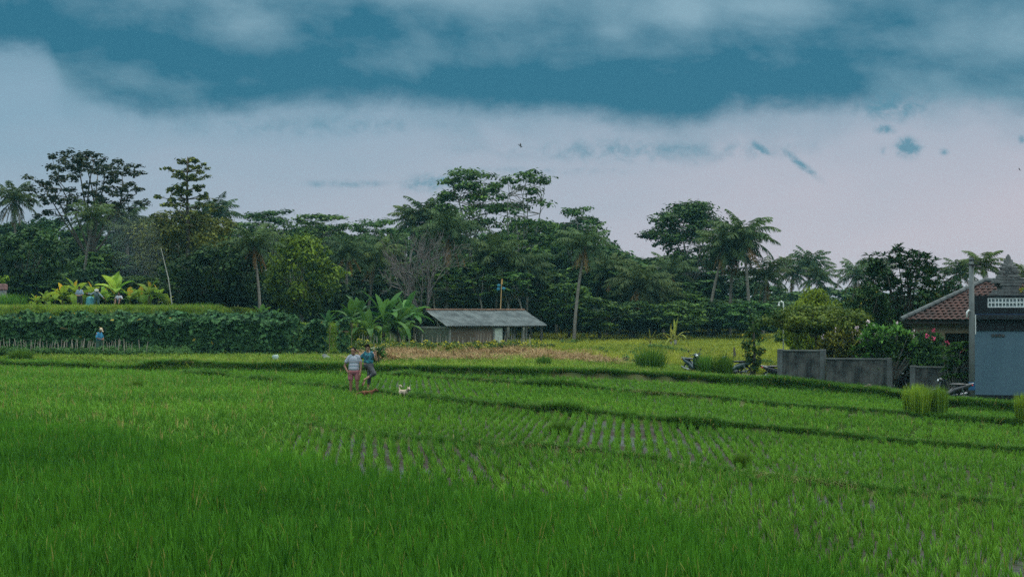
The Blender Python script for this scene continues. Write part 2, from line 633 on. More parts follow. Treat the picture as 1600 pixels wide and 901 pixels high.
def scatter(name, pts, coll, nvar, smin, smax, itint, label, cat, zvar=.15, parent=None):
    """one object of ground cover that nobody could count"""
    n = len(pts)
    me = bpy.data.meshes.new(name)
    me.vertices.add(n)
    me.vertices.foreach_set('co', np.asarray(pts, np.float32).ravel())
    r = np.random.default_rng(len(name) * 31 + n)
    s = r.uniform(smin, smax, n) if np.isscalar(smin) else smin
    sc = np.stack([s, s, s * r.uniform(1 - zvar, 1 + zvar, n)], -1)
    rot = np.stack([r.normal(0, .08, n), r.normal(0, .08, n), r.uniform(0, 6.28, n)], -1)
    for nm, typ, arr, fld in (('rot', 'FLOAT_VECTOR', rot, 'vector'), ('scl', 'FLOAT_VECTOR', sc, 'vector'), ('itint', 'FLOAT', itint, 'value')):
        a = me.attributes.new(nm, typ, 'POINT')
        a.data.foreach_set(fld, np.asarray(arr, np.float32).ravel())
    a = me.attributes.new('pick', 'INT', 'POINT')
    a.data.foreach_set('value', r.integers(0, nvar, n).astype(np.int32))
    o = bpy.data.objects.new(name, me)
    COL.objects.link(o)
    ng = bpy.data.node_groups.new(name + '_nodes', 'GeometryNodeTree')
    ng.interface.new_socket('Geometry', in_out='INPUT', socket_type='NodeSocketGeometry')
    ng.interface.new_socket('Geometry', in_out='OUTPUT', socket_type='NodeSocketGeometry')
    gi, go = ng.nodes.new('NodeGroupInput'), ng.nodes.new('NodeGroupOutput')
    ip = ng.nodes.new('GeometryNodeInstanceOnPoints')
    ci = ng.nodes.new('GeometryNodeCollectionInfo')
    ci.inputs['Collection'].default_value = coll
    ci.inputs['Separate Children'].default_value = True
    ci.inputs['Reset Children'].default_value = True
    ip.inputs['Pick Instance'].default_value = True

    def attr(nm, typ):
        q = ng.nodes.new('GeometryNodeInputNamedAttribute')
        q.data_type = typ
        q.inputs['Name'].default_value = nm
        return next(s for s in q.outputs if s.enabled and s.name == 'Attribute')
    L = ng.links.new
    L(gi.outputs[0], ip.inputs['Points'])
    L(ci.outputs[0], ip.inputs['Instance'])
    L(attr('pick', 'INT'), ip.inputs['Instance Index'])
    L(attr('rot', 'FLOAT_VECTOR'), ip.inputs['Rotation'])
    L(attr('scl', 'FLOAT_VECTOR'), ip.inputs['Scale'])
    L(ip.outputs[0], go.inputs[0])
    md = o.modifiers.new('cover', 'NODES')
    md.node_group = ng
    tag(o, label, cat, kind='stuff')
    return o


def patchy(X, Y, s=1.0, seed=0):
    """smooth pseudo-noise 0..1"""
    r = np.random.default_rng(100 + seed)
    v = np.zeros_like(X)
    for k in range(7):
        a, fx = r.uniform(0, 6.28), s * r.uniform(.25, 1.6)
        v = v + np.sin((X * math.cos(a) + Y * math.sin(a)) * fx + r.uniform(0, 6.28)) / (1 + .4 * k)
    return np.clip(.5 + v / 5.0, 0, 1)


def in_view(X, Y, mg=2.5):
    return np.abs(X) < .372 * Y + mg


def grid_pts(x0, x1, y0, y1, dx, dy, jit, ang=0.0):
    a = np.arange(x0, x1, dx)
    b = np.arange(y0, y1, dy)
    X, Y = np.meshgrid(a, b)
    X = X + rng.normal(0, jit * dx, X.shape)
    Y = Y + rng.normal(0, jit * dy, Y.shape)
    X, Y = X.ravel(), Y.ravel()
    if ang:
        c, s = math.cos(ang), math.sin(ang)
        yc = 40
        X, Y = c * X - s * (Y - yc), s * X + c * (Y - yc) + yc
    return X, Y


DENSE = boundary([(-500, 640), (-200, 652), (0, 668), (200, 690), (400, 728), (700, 775), (1000, 832), (1250, 893), (1500, 960)], LV[0])


def rice():
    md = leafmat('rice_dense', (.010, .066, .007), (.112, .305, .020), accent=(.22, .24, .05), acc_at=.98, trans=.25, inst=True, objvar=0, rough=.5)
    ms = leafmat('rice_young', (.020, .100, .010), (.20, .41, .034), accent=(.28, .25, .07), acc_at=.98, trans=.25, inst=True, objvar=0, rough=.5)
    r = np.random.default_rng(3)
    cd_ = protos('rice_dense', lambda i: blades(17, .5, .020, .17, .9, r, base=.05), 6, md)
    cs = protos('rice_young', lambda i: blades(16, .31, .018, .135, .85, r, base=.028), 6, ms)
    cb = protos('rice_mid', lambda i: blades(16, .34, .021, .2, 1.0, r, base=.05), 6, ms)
    # thick tall rice nearest the camera
    X, Y = grid_pts(-22, 14, 9, 46, .165, .165, .22, .06)
    k = in_view(X, Y) & (Y < DENSE(X) + rng.normal(0, 1.1, X.shape) + .8 * np.sin(X * .9)) & (Y < B1(X) - .4)
    X, Y = X[k], Y[k]
    sc = (1 - .25 * ss(Y - DENSE(X), -3, .5)) * rng.uniform(.8, 1.15, len(X)) * (.85 + .3 * patchy(X, Y, 1.3, 4))
    tn = np.clip(.16 + .22 * ss(Y - DENSE(X), -7, 0) + .5 * (patchy(X, Y, 1.0, 1) - .4) + rng.normal(0, .12, len(X)), 0, 1)
    scatter('rice_crop', np.stack([X, Y, gz(X, Y)], -1), cd_, 6, sc, 1, tn, 'thick dark green rice filling the nearest part of the field', 'rice')
    # young rice in rows between the thick rice and the first bank
    jobs = []
    X, Y = grid_pts(-28, 22, 12, 62, .25, .25, .12, .10)
    k = in_view(X, Y) & (Y > DENSE(X) - 1.2) & (Y < B1(X) - .02)
    X, Y = X[k], Y[k]
    thin = patchy(X, Y, .55, 9)
    k = rng.random(len(X)) > .22 * ss(thin, .55, .8)
    X, Y = X[k], Y[k]
    jobs.append(('rice_seedlings', X, Y, .95, .10, 'sparse young rice in rows over wet mud before the first bank'))
    X, Y = grid_pts(-34, 26, 24, 80, .245, .24, .12, -.08)
    k = in_view(X, Y) & (Y > B1(X) + .3) & (Y < BS[1](X) - .05)
    jobs.append(('rice_seedlings', X[k], Y[k], .78, .2, 'bright young rice in rows just behind the first bank'))
    X, Y = grid_pts(-30, 28, 32, 80, .25, .25, .12, .07)
    k = in_view(X, Y) & (Y > BS[1](X) + .42) & (Y < BS[2](X) - .05)
    X, Y = X[k], Y[k]
    k = rng.random(len(X)) > .42 * ss(X, 3, 9)
    jobs.append(('rice_seedlings', X[k], Y[k], .8, .25, 'young rice in shining water behind the bank with the women'))
    X, Y = grid_pts(-20, 32, 40, 80, .27, .27, .15, .0)
    k = in_view(X, Y) & (Y > BS[2](X) + .38) & (Y < BS[3](X) - .05)
    jobs.append(('rice_seedlings', X[k], Y[k], .66, .3, 'young rice on the highest paddy strip below the rough margin'))
    for nm, X, Y, s, t0, lb in jobs:
        left = ss(-X, 2, 10) * (1 if t0 < .22 else .3)
        sc = s * rng.uniform(.75, 1.2, len(X)) * (1 + .25 * left)
        tn = np.clip(t0 + .22 + .5 * (patchy(X, Y, .7, 2) - .5) + rng.normal(0, .12, len(X)), 0, 1)
        big = rng.random(len(X)) < (.95 * left if t0 < .22 else .12)
        P = np.stack([X, Y, gz(X, Y) - .01], -1)
        scatter(nm, P[~big], cs, 6, sc[~big], 1, tn[~big], lb, 'rice')
        scatter('rice_tufts', P[big], cb, 6, sc[big], 1, tn[big], 'fuller tufts among the ' + lb, 'rice')



rice()

GR = {}


def grasses():
    r = np.random.default_rng(5)
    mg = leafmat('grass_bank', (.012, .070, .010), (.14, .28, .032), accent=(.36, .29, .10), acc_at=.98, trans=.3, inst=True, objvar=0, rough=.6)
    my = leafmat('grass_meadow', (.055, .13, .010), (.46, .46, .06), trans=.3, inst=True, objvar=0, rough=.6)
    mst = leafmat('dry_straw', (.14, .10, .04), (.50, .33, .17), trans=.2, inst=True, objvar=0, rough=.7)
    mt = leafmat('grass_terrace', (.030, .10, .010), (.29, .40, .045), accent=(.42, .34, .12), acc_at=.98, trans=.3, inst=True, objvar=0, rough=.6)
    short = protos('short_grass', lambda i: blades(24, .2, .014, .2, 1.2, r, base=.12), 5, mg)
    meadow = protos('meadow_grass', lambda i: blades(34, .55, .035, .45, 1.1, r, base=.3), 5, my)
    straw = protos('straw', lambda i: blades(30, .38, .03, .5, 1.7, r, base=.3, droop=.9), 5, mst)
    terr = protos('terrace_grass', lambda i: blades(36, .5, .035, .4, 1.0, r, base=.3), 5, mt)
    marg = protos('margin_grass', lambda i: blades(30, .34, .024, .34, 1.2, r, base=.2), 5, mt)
    GR.update(short=short, meadow=meadow, straw=straw, terr=terr, marg=marg, mg=mg, my=my, mt=mt)
    # grass on the banks
    P, S_, T = [], [], []
    for k, B in enumerate(BS):
        n = (1100, 2300, 1900, 7000)[k]
        X = rng.uniform(-30, 30, n * 2)
        d = rng.normal(.22, .17, len(X)) if k < 3 else rng.normal(.3, .4, len(X))
        Y = B(X) + .22 * np.sin(X * 1.7) * np.sin(X * .61 + 1) + d
        q = in_view(X, Y)
        if k == 2:
            q &= (BS[2](X) - BS[1](X) > .8)
        if k == 3:
            q &= ~((X > 1.5) & (X < 9.5) & (d < .12))
        X, Y, d = X[q], Y[q], d[q]
        P.append(np.stack([X, Y, gz(X, Y) - .01], -1))
        tall = ss(patchy(X, Y, 1.4, 20 + k), .55, .85)
        S_.append(rng.uniform(.55, 1.0, len(X)) * (1 + (.9 if k < 3 else .4) * tall) * (1 + (.7 * ss(X, 5, 8) if k == 3 else 0)))
        T.append(np.clip(.34 + .55 * ss(d, .1, .6) * .6 + .4 * (patchy(X, Y, .8, 30 + k) - .5) + rng.normal(0, .12, len(X)), 0, 1))
    scatter('bank_grass', np.concatenate(P), short, 5, np.concatenate(S_), 1, np.concatenate(T), 'short green grass growing along the low banks between the paddies', 'grass')
    # rough margin behind the paddies
    X = rng.uniform(-33, 26, 13000)
    Y = rng.uniform(56, 84, 13000)
    q = in_view(X, Y) & (Y > B4(X) + .3) & (Y < 79.5 + 2 * ss(X, -6, 4)) & ~((X > 12) & (Y > 66.5)) & ~((X > 18) & (Y > 61.5)) & ~((X > -7) & (X < 4.5) & (Y > 71.5) & (patchy(X, Y, .8, 41) > .38) & (patchy(X, Y, 2.2, 48) > .5))
    X, Y = X[q], Y[q]
    tn = np.clip(.25 + .75 * (patchy(X, Y, .9, 40) - .30) + rng.normal(0, .15, len(X)) - .25 * ss(X, 4, 14), 0, 1)
    scatter('margin_grass', np.stack([X, Y, gz(X, Y) - .02], -1), marg, 5, rng.uniform(.5, 1.25, len(X)) * (1 - .3 * ss(X, 8, 14)), 1, tn, 'rough yellowish green grass along the margin behind the paddies', 'grass')
    # straw heaps left on the margin
    X = rng.uniform(-8, 5.2, 5200)
    Y = rng.uniform(71, 92, 5200)
    q = (patchy(X, Y, .8, 41) > .38) & (Y > 70.5 + np.abs(X + 1) * .2) & ((patchy(X, Y, 2.2, 48) > .46))
    X, Y = X[q], Y[q]
    scatter('dry_straw', np.stack([X, Y, gz(X, Y) - .03], -1), straw, 5, rng.uniform(.5, 1.7, len(X)) * (.7 + .7 * patchy(X, Y, 1.8, 49)), 1, np.clip(rng.normal(.4, .28, len(X)), 0, 1), 'pinkish dry straw and dead stalks lying below the shed', 'straw')
    X = rng.uniform(-30, 22, 4200)
    Y = B4(X) + rng.uniform(.6, 12, 4200)
    q = in_view(X, Y) & (Y < 79) & (patchy(X, Y, 1.2, 43) > .5) & (X < 11)
    X, Y = X[q], Y[q]
    scatter('dry_straw', np.stack([X, Y, gz(X, Y) - .03], -1), straw, 5, rng.uniform(.35, .8, len(X)), 1, np.clip(rng.normal(.4, .25, len(X)), 0, 1), 'pale dry grass blades scattered through the rough margin', 'straw')
    # pale straw trodden on the banks
    P = []
    for B, a0, a1, m in ((B1, 4.6, 6.4, 75), (B3, 4.2, 6.2, 60), (B1, -.5, 2.2, 14), (B3, -3.5, 0, 25)):
        X = rng.uniform(a0, a1, m)
        Y = B(X) + .22 * np.sin(X * 1.7) * np.sin(X * .61 + 1) + rng.normal(.22, .12, m)
        P.append(np.stack([X, Y, gz(X, Y) - .01], -1))
    P = np.concatenate(P)
    pale = protos('pale_straw', lambda i: blades(30, .38, .03, .5, 1.7, r, base=.3, droop=.9), 4, leafmat('pale_straw', (.14, .15, .05), (.42, .38, .17), trans=.2, inst=True, objvar=0, rough=.7))
    scatter('dry_straw', P, pale, 4, rng.uniform(.2, .42, len(P)), 1, np.clip(rng.normal(.4, .2, len(P)), 0, 1), 'pale trodden straw lying in patches on the low banks', 'straw')
    # brown patches of the meadow
    X = rng.uniform(2.5, 18, 3200)
    Y = rng.uniform(79, 112, 3200)
    q = in_view(X, Y) & (patchy(X, Y, .6, 51) > .55)
    X, Y = X[q], Y[q]
    scatter('dry_straw', np.stack([X, Y, gz(X, Y) - .02], -1), straw, 5, rng.uniform(.6, 1.2, len(X)), 1, np.clip(rng.normal(.25, .2, len(X)), 0, 1), 'brownish dead stalks in patches of the meadow', 'straw')
    # weeds at the foot of the walls
    P = []
    for pa, pb, Ya, Yb, m in ((1218, 1290, 68.0, 67.2, 130), (1291, 1391, 67.0, 66.6, 150), (1425, 1516, 66.1, 65.0, 120), (1519, 1640, 62.9, 61.2, 150)):
        u = rng.random(m)
        Y = Ya + (Yb - Ya) * u - np.abs(rng.normal(.12, .22, m))
        X = (pa + (pb - pa) * u - 800) / F * Y
        P.append(np.stack([X, Y, gz(X, Y) - .01], -1))
    P = np.concatenate(P)
    scatter('wall_weeds', P, short, 5, rng.uniform(.6, 2.2, len(P)), 1, np.clip(rng.normal(.3, .2, len(P)), 0, 1), 'weeds and grass growing along the foot of the walls', 'weeds')
    # meadow
    X = rng.uniform(-12, 48, 26000)
    Y = 79 + 80 * rng.random(26000) ** 1.2
    q = in_view(X, Y, 4) & (Y > 78 + 6 * (1 - ss(X, 2, 6))) & ~((X > -6.6) & (X < 2.2) & (Y > 106) & (Y < 118)) & (X > -8.5 + 0 * Y) & ~((X > 12) & (Y < 80))
    X, Y = X[q], Y[q]
    tn = np.clip(.28 + .9 * (patchy(X, Y, .28, 44) - .5) + .5 * (patchy(X, Y, .9, 52) - .5) + .38 * ss(Y, 98, 145) + rng.normal(0, .14, len(X)), 0, 1)
    scatter('meadow_grass', np.stack([X, Y, gz(X, Y) - .02], -1), meadow, 5, rng.uniform(.5, 1.15, len(X)), 1, tn, 'tall yellow green meadow grass between the shed and the wood', 'grass')
    # raised terrace on the left
    X = rng.uniform(-60, -7, 15000)
    Y = rng.uniform(98, 122, 15000)
    q = in_view(X, Y, 4) & ((X < -19.5) | (Y > 99)) & (X < -8.5)
    X, Y = X[q], Y[q]
    front = ss(Y, 102.0, 104.5)
    tn = np.clip(.15 + .4 * front + .5 * (patchy(X, Y, .5, 45) - .5) + rng.normal(0, .12, len(X)), 0, 1)
    scatter('terrace_grass', np.stack([X, Y, gz(X, Y) - .02], -1), terr, 5, rng.uniform(.65, 1.1, len(X)) * (1 - .35 * ss(Y, 106, 110)), 1, tn, 'thick yellow green grass covering the raised terrace on the left', 'grass')


grasses()


# ------------------------------------------------------------------ plants
LEAFSC = 1.0


def leafquads(mb, pos, nrm, L, W, rng, tint, updir=None):
    """one rhombic leaf per position, facing roughly nrm"""
    n = len(pos)
    nrm = nrm / (np.linalg.norm(nrm, axis=1)[:, None] + 1e-9)
    r = rng.normal(size=(n, 3)) if updir is None else updir + .5 * rng.normal(size=(n, 3))
    a = np.cross(nrm, r)
    a /= np.linalg.norm(a, axis=1)[:, None] + 1e-9
    b = np.cross(nrm, a)
    Ls = (L * rng.uniform(.7, 1.25, n))[:, None] * .5
    Ws = (W * rng.uniform(.7, 1.25, n))[:, None] * .5
    v = np.stack([pos - a * Ls, pos - b * Ws + nrm * Ws * .3, pos + a * Ls, pos + b * Ws + nrm * Ws * .3], 1).reshape(-1, 3)
    f = np.arange(4 * n).reshape(n, 4)
    mb.add(v, f, np.repeat(np.clip(tint, 0, 1), 4))


def clump_leaves(mb, c, r, n, L, W, rng, up=.6, shell=.55, t0=.5):
    d = rng.normal(size=(n, 3))
    d /= np.linalg.norm(d, axis=1)[:, None]
    rad = shell + (1 - shell) * rng.random(n) ** .7
    rad *= 1 + .18 * rng.normal(size=n)
    pos = np.asarray(c) + d * rad[:, None] * np.asarray(r)
    nrm = d * .8 + np.array([0, 0, up]) + .55 * rng.normal(size=(n, 3))
    leafquads(mb, pos, nrm, L, W, rng, t0 + rng.normal(0, .26, n))


def bent(p0, p1, k, rng, sag=0.0):
    p0, p1 = np.asarray(p0, float), np.asarray(p1, float)
    t = np.linspace(0, 1, k)[:, None]
    D = np.linalg.norm(p1 - p0)
    mid = (p0 + p1) / 2 + rng.normal(size=3) * .09 * D + np.array([0, 0, -sag * D])
    return (1 - t) ** 2 * p0 + 2 * t * (1 - t) * mid + t ** 2 * p1


def tree_round(seed, h=10., w=7., low=.25, nc=34, nl=170, L=.34, W=.2, tr=.16, squash=.75, shape=1.0, t0=.45):
    """broad crown of many leaf clumps with gaps, from low*h up to h"""
    r = np.random.default_rng(seed)
    cr, tk = MB(), MB()
    cz, hz_ = h * (low + 1) / 2, h * (1 - low) / 2
    fork = np.array([r.normal(0, .2), r.normal(0, .2), h * (low + .12)])
    tk.tube(bent((0, 0, -.4), fork, 6, r), np.linspace(tr * 1.3, tr * .8, 6), 7)
    g = (math.sqrt(5) - 1) / 2
    for i in range(nc):
        zz = 1 - 2 * (i + .5) / nc
        ph = 2 * math.pi * g * i + r.uniform(-.4, .4)
        rr = math.sqrt(1 - zz * zz)
        wid = w / 2 * (1 - .22 * shape * max(zz, 0) ** 2) * (1.0 if zz > -.3 else 1.0 + .25 * (zz + .3))
        k = r.uniform(.45, 1.08)
        c = np.array([rr * math.cos(ph) * wid * k, rr * math.sin(ph) * wid * k, cz + zz * hz_ * (.85 if zz > 0 else .9) * r.uniform(.85, 1.02)])
        s = r.uniform(.10, .19) * w * (1 - .2 * abs(zz))
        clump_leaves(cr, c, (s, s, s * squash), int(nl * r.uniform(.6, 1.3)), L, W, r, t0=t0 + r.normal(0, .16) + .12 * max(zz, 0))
        if i % 2 == 0:
            tk.tube(bent(fork * r.uniform(.75, 1), c, 5, r, .03), np.linspace(tr * .42, .02, 5), 5)
    return tk, cr


def tree_umbrella(seed, h=18., w=9., low=.45, nc=26, nl=130, L=.34, W=.2, tr=.2, lean=0.0, flat=.3, t0=.5, layers=(1.0, .86, .72, .56), trunk_col=None):
    """tall open tree: bare forked trunk and flat plates of foliage with sky between"""
    r = np.random.default_rng(seed)
    cr, tk = MB(), MB()
    f1 = np.array([lean * h * .5, r.normal(0, .2), h * low])
    tk.tube(bent((0, 0, -.4), f1, 7, r), np.linspace(tr * 1.25, tr * .8, 7), 8)
    nlmb = 5
    tips = []
    for i in range(nlmb):
        a = 2 * math.pi * i / nlmb + r.uniform(-.4, .4)
        e = np.array([lean * h + math.cos(a) * w * .22, math.sin(a) * w * .22, h * r.uniform(.74, .9)])
        p = bent(f1 * r.uniform(.85, 1.0), e, 7, r)
        tk.tube(p, np.linspace(tr * .55, tr * .2, 7), 6)
        tips.append(p)
    for i in range(nc):
        lay = layers[i % len(layers)] * r.uniform(.94, 1.02)
        a = r.uniform(0, 2 * math.pi)
        lim = w / 2 * (1.05 - .55 * max(0, (lay - .55) / .45) ** 2) if lay > .6 else w / 2 * .85
        k = math.sqrt(r.uniform(.08, 1)) * lim
        c = np.array([lean * h * lay + math.cos(a) * k, math.sin(a) * k, h * (lay - .035) - .28 * k * r.uniform(.3, 1.1) + .35])
        s = r.uniform(.10, .17) * w
        clump_leaves(cr, c, (s, s, s * flat), int(nl * r.uniform(.6, 1.3)), L, W, r, up=1.1, shell=.2, t0=t0 + r.normal(0, .13))
        lp = tips[int(r.integers(nlmb))]
        dd = np.linalg.norm(lp - c, axis=1) + 2.0 * np.maximum(0, lp[:, 2] - c[2] + .2)
        q = lp[int(np.argmin(dd))]
        tk.tube(bent(q, c - np.array([0, 0, s * flat * .6]), 5, r, .05), np.linspace(tr * .2, .018, 5), 4)
    return tk, cr


def tree_airy(seed, h=14.5, w=9., nc=40, nl=70, L=.3, W=.17, tr=.2):
    """open crown of twiggy limbs with little tufts, sky showing all through"""
    r = np.random.default_rng(seed)
    cr, tk = MB(), MB()
    f1 = np.array([.2, 0, h * .34])
    tk.tube(bent((0, 0, -.4), f1, 6, r), np.linspace(tr * 1.3, tr * .9, 6), 8)
    limbs = []
    for i in range(12):
        a = 2 * math.pi * i / 12 + r.uniform(-.3, .3)
        k = r.uniform(.2, .85)
        e = np.array([math.cos(a) * w * .42 * k, math.sin(a) * w * .38 * k, h * (.92 - .22 * k ** 2 * r.uniform(.7, 1.3))])
        p = bent(f1 * r.uniform(.8, 1.05), e, 9, r, .0)
        tk.tube(p, np.linspace(tr * .5, .03, 9), 6)
        limbs.append(p)
    limbs = np.concatenate(limbs)
    for i in range(nc):
        a = r.uniform(0, 6.28)
        zz = r.uniform(-.75, 1)
        q = math.sqrt(max(0, 1 - zz * zz)) * r.uniform(.35, 1.0)
        c = np.array([math.cos(a) * q * w * .5, math.sin(a) * q * w * .45, h * (.74 + .25 * zz * r.uniform(.75, 1))])
        d = np.linalg.norm(limbs - c, axis=1) + 1.5 * np.maximum(0, limbs[:, 2] - c[2])
        tk.tube(bent(limbs[int(np.argmin(d))], c, 4, r), np.linspace(.045, .012, 4), 4)
        for j in range(3):
            c2 = c + r.normal(size=3) * np.array([.45, .45, .28])
            s = r.uniform(.03, .055) * w
            clump_leaves(cr, c2, (s, s, s * .6), int(nl * r.uniform(.3, 1.0)), L, W, r, up=.7, shell=.15, t0=.4 + r.normal(0, .14))
    return tk, cr


def tree_tier(seed, h=13., w=5.4, L=.34, W=.2):
    """straight stem with loose whorls of branches, each carrying drooping tufts"""
    r = np.random.default_rng(seed)
    cr, tk = MB(), MB()
    tk.tube([(0, 0, -.4), (.05, 0, h * .4), (-.04, .03, h * .75), (0, 0, h)], [.2, .15, .1, .03], 8)
    nt = 8
    for i in range(nt):
        zz = h * (.57 + .41 * i / (nt - 1))
        R = w / 2 * (1 - .58 * (i / (nt - 1)) ** 1.5) * (.85 if i == 0 else 1)
        m = int(r.integers(4, 7)) if i < nt - 1 else 3
        a0 = r.uniform(0, 6)
        for j in range(m):
            a = a0 + 2 * math.pi * j / m + r.uniform(-.45, .45)
            R2 = R * r.uniform(.55, 1.12)
            e = np.array([math.cos(a) * R2, math.sin(a) * R2, zz + R2 * r.uniform(-.08, .30)])
            p = bent((0, 0, zz - .3), e, 6, r, .06)
            tk.tube(p, np.linspace(.05, .015, 6), 4)
            for q in (2, 3, 4, 5):
                if r.random() < .22:
                    continue
                c = p[q] + r.normal(size=3) * np.array([.16, .16, .10])
                clump_leaves(cr, c, (.30, .30, .16), int(r.uniform(8, 22)), L, W, r, up=.5, shell=.15, t0=.45 + r.normal(0, .14))
    return tk, cr


def tree_bare(seed, h=5.8, w=6.):
    r = np.random.default_rng(seed)
    tk = MB()

    def grow(p, d, L, rad, lev):
        e = p + d * L
        pts = bent(p, e, 5, r)
        tk.tube(pts, np.linspace(rad, rad * .62, 5), 5 if lev < 2 else 4, caps=lev == 0)
        if lev >= 5:
            return
        for i in range(3):
            nd = d + r.normal(size=3) * .42 + np.array([0, 0, .10])
            nd /= np.linalg.norm(nd)
            grow(pts[int(r.integers(2, 5))] if i else e, nd, L * r.uniform(.62, .84), max(rad * .62, .012), lev + 1)
    tk.tube([(0, 0, -.3), (.04, 0, .6), (0, 0, 1.2)], [.14, .11, .09], 7)
    for i in range(6):
        a = i * 1.05 + .3
        k = r.uniform(.3, .75)
        d = np.array([math.cos(a) * k, math.sin(a) * k, 1.0])
        grow(np.array([0, 0, r.uniform(.6, 1.2)]), d / np.linalg.norm(d), h * .27, .06, 1)
    return tk


def palm(seed, h=12., crown=3.4, nf=24, lean=.06, dead=5, tr=.15):
    """coconut palm: ringed leaning trunk, arching fronds of hanging leaflets, a skirt of dead fronds"""
    r = np.random.default_rng(seed)
    tk, gr, dd = MB(), MB(), MB()
    t = np.linspace(0, 1, 12)
    a0 = r.uniform(0, 6.28)
    P = np.stack([math.cos(a0) * lean * h * t ** 1.8, math.sin(a0) * lean * h * t ** 1.8, -.4 + (h + .4) * t], -1)
    tk.tube(P, tr * (1.35 - .55 * t ** .5) * (1 + .05 * np.sin(np.arange(12) * 9)), 8)
    top = P[-1]
    tk.ell(top + np.array([0, 0, .1]), (tr * 1.6, tr * 1.6, .35), 8, 6)

    def frond(mb, az, el, L, drp, t0, thin=1.0):
        k = 11
        s = np.linspace(0, 1, k)
        hx = np.array([math.cos(az), math.sin(az), 0])
        ang = el - drp * s ** 1.25
        step = L / (k - 1)
        pts = [top + np.array([0, 0, .2])]
        for i in range(1, k):
            pts.append(pts[-1] + step * (hx * math.cos(ang[i]) + np.array([0, 0, math.sin(ang[i])])))
        pts = np.array(pts)
        mb.tube(pts, np.linspace(.045, .012, k), 4, caps=False, tint=t0)
        side = np.array([-hx[1], hx[0], 0])
        m = 30
        u = np.linspace(.12, .99, m)
        base = np.stack([np.interp(u, s, pts[:, i]) for i in range(3)], -1)
        tanv = np.gradient(base, axis=0)
        tanv /= np.linalg.norm(tanv, axis=1)[:, None]
        ll = L * .23 * np.sin(np.clip(u * 1.02, 0, 1) * math.pi * .93 + .12) ** .6 * thin
        for sg in (-1, 1):
            dirv = sg * side[None] * .62 + tanv * .55 + np.array([0, 0, -.42]) + .16 * r.normal(size=(m, 3))
            dirv /= np.linalg.norm(dirv, axis=1)[:, None]
            tip = base + dirv * ll[:, None]
            tip[:, 2] -= ll * .22
            mid = base + dirv * ll[:, None] * .5
            wv = tanv * (.035 + .018 * r.random(m))[:, None] * (L / 3.2)
            v = np.stack([base - wv * .6, base + wv * .6, mid + wv, tip, mid - wv], 1).reshape(-1, 3)
            f = np.arange(5 * m).reshape(m, 5)
            mb.add(v, f, np.repeat(np.clip(t0 + r.normal(0, .12, m), 0, 1), 5))
    for i in range(nf):
        q = i / (nf - 1)
        az = i * 2.399 + r.uniform(-.2, .2)
        el = math.radians(86 - 100 * q ** 1.1 + r.uniform(-8, 8))
        frond(gr, az, el, crown * (1.02 - .2 * abs(q - .45)) * r.uniform(.9, 1.08), math.radians(62 + 14 * (1 - q) + r.uniform(-12, 14)), .62 - .38 * q + r.normal(0, .05))
    for i in range(dead):
        frond(dd, r.uniform(0, 6.28), math.radians(r.uniform(-62, -38)), crown * r.uniform(.6, .85), math.radians(30), r.uniform(.2, .9), .8)
    return tk, gr, (dd if dead else None)


def banana(seed, h=2.2, nleaf=8, L=2.0, W=.5):
    """banana: stout stem, big paddle leaves folded along the midrib, torn edges"""
    r = np.random.default_rng(seed)
    st, lf = MB(), MB()
    st.tube([(0, 0, -.2), (.03, 0, h * .5), (0, .02, h)], [.15, .12, .07], 8)
    top = np.array([0, 0, h])
    for i in range(nleaf):
        az = i * 2.399 + r.uniform(-.3, .3)
        q = i / max(1, nleaf - 1)
        el = math.radians(86 - 62 * q ** .7 + r.uniform(-10, 10))
        drp = math.radians(15 + 100 * q ** .8 * r.uniform(.6, 1.2))
        k = 9
        s = np.linspace(0, 1, k)
        ang = el - drp * s ** 1.3
        hx = np.array([math.cos(az), math.sin(az), 0])
        side = np.array([-hx[1], hx[0], 0])
        Lq = L * r.uniform(.75, 1.1)
        pts = [top.copy()]
        for j in range(1, k):
            pts.append(pts[-1] + Lq / (k - 1) * (hx * math.cos(ang[j]) + np.array([0, 0, math.sin(ang[j])])))
        pts = np.array(pts)
        w = W * np.array([.05, .12, .6, .9, 1, 1, .9, .62, .06]) * .5 * r.uniform(.85, 1.1)
        up = np.cross(np.gradient(pts, axis=0), side)
        up /= np.linalg.norm(up, axis=1)[:, None] + 1e-9
        fold = .35
        t0 = np.clip(.5 + r.normal(0, .2) - .25 * q, 0, 1)
        for sg in (-1, 1):
            for j in range(k - 1):
                tear = r.uniform(0, .12) if r.random() < .5 else 0
                e0 = pts[j] + sg * side * w[j] - up[j] * w[j] * fold * (-1)
                e1 = pts[j + 1] + sg * side * w[j + 1] * (1 - tear) - up[j + 1] * w[j + 1] * fold * (-1)
                e1 = e1 + np.array([0, 0, -.3 * tear])
                lf.add([pts[j], pts[j + 1], e1, e0], [(0, 1, 2, 3)], t0 + r.normal(0, .05))
        lf.tube(pts, np.linspace(.03, .008, k), 4, caps=False, tint=min(1, t0 + .25))
    return st, lf


def bush(seed, w=2., h=1.6, nc=10, nl=110, L=.16, W=.09, t0=.45, up=.5, lo=.25):
    r = np.random.default_rng(seed)
    lf, st = MB(), MB()
    for i in range(nc):
        a = r.uniform(0, 6.28)
        k = math.sqrt(r.random()) * w * .36
        c = np.array([math.cos(a) * k, math.sin(a) * k, h * r.uniform(lo, .82) * (1 - .25 * (k / (w * .36)) ** 2)])
        s = r.uniform(.16, .26) * w
        clump_leaves(lf, c, (s, s, min(s, h * .3)), nl, L, W, r, up=up, shell=.35, t0=t0 + r.normal(0, .14))
        st.tube(bent((r.normal(0, .06), r.normal(0, .06), -.1), c, 4, r), np.linspace(.035, .01, 4), 4)
    return st, lf


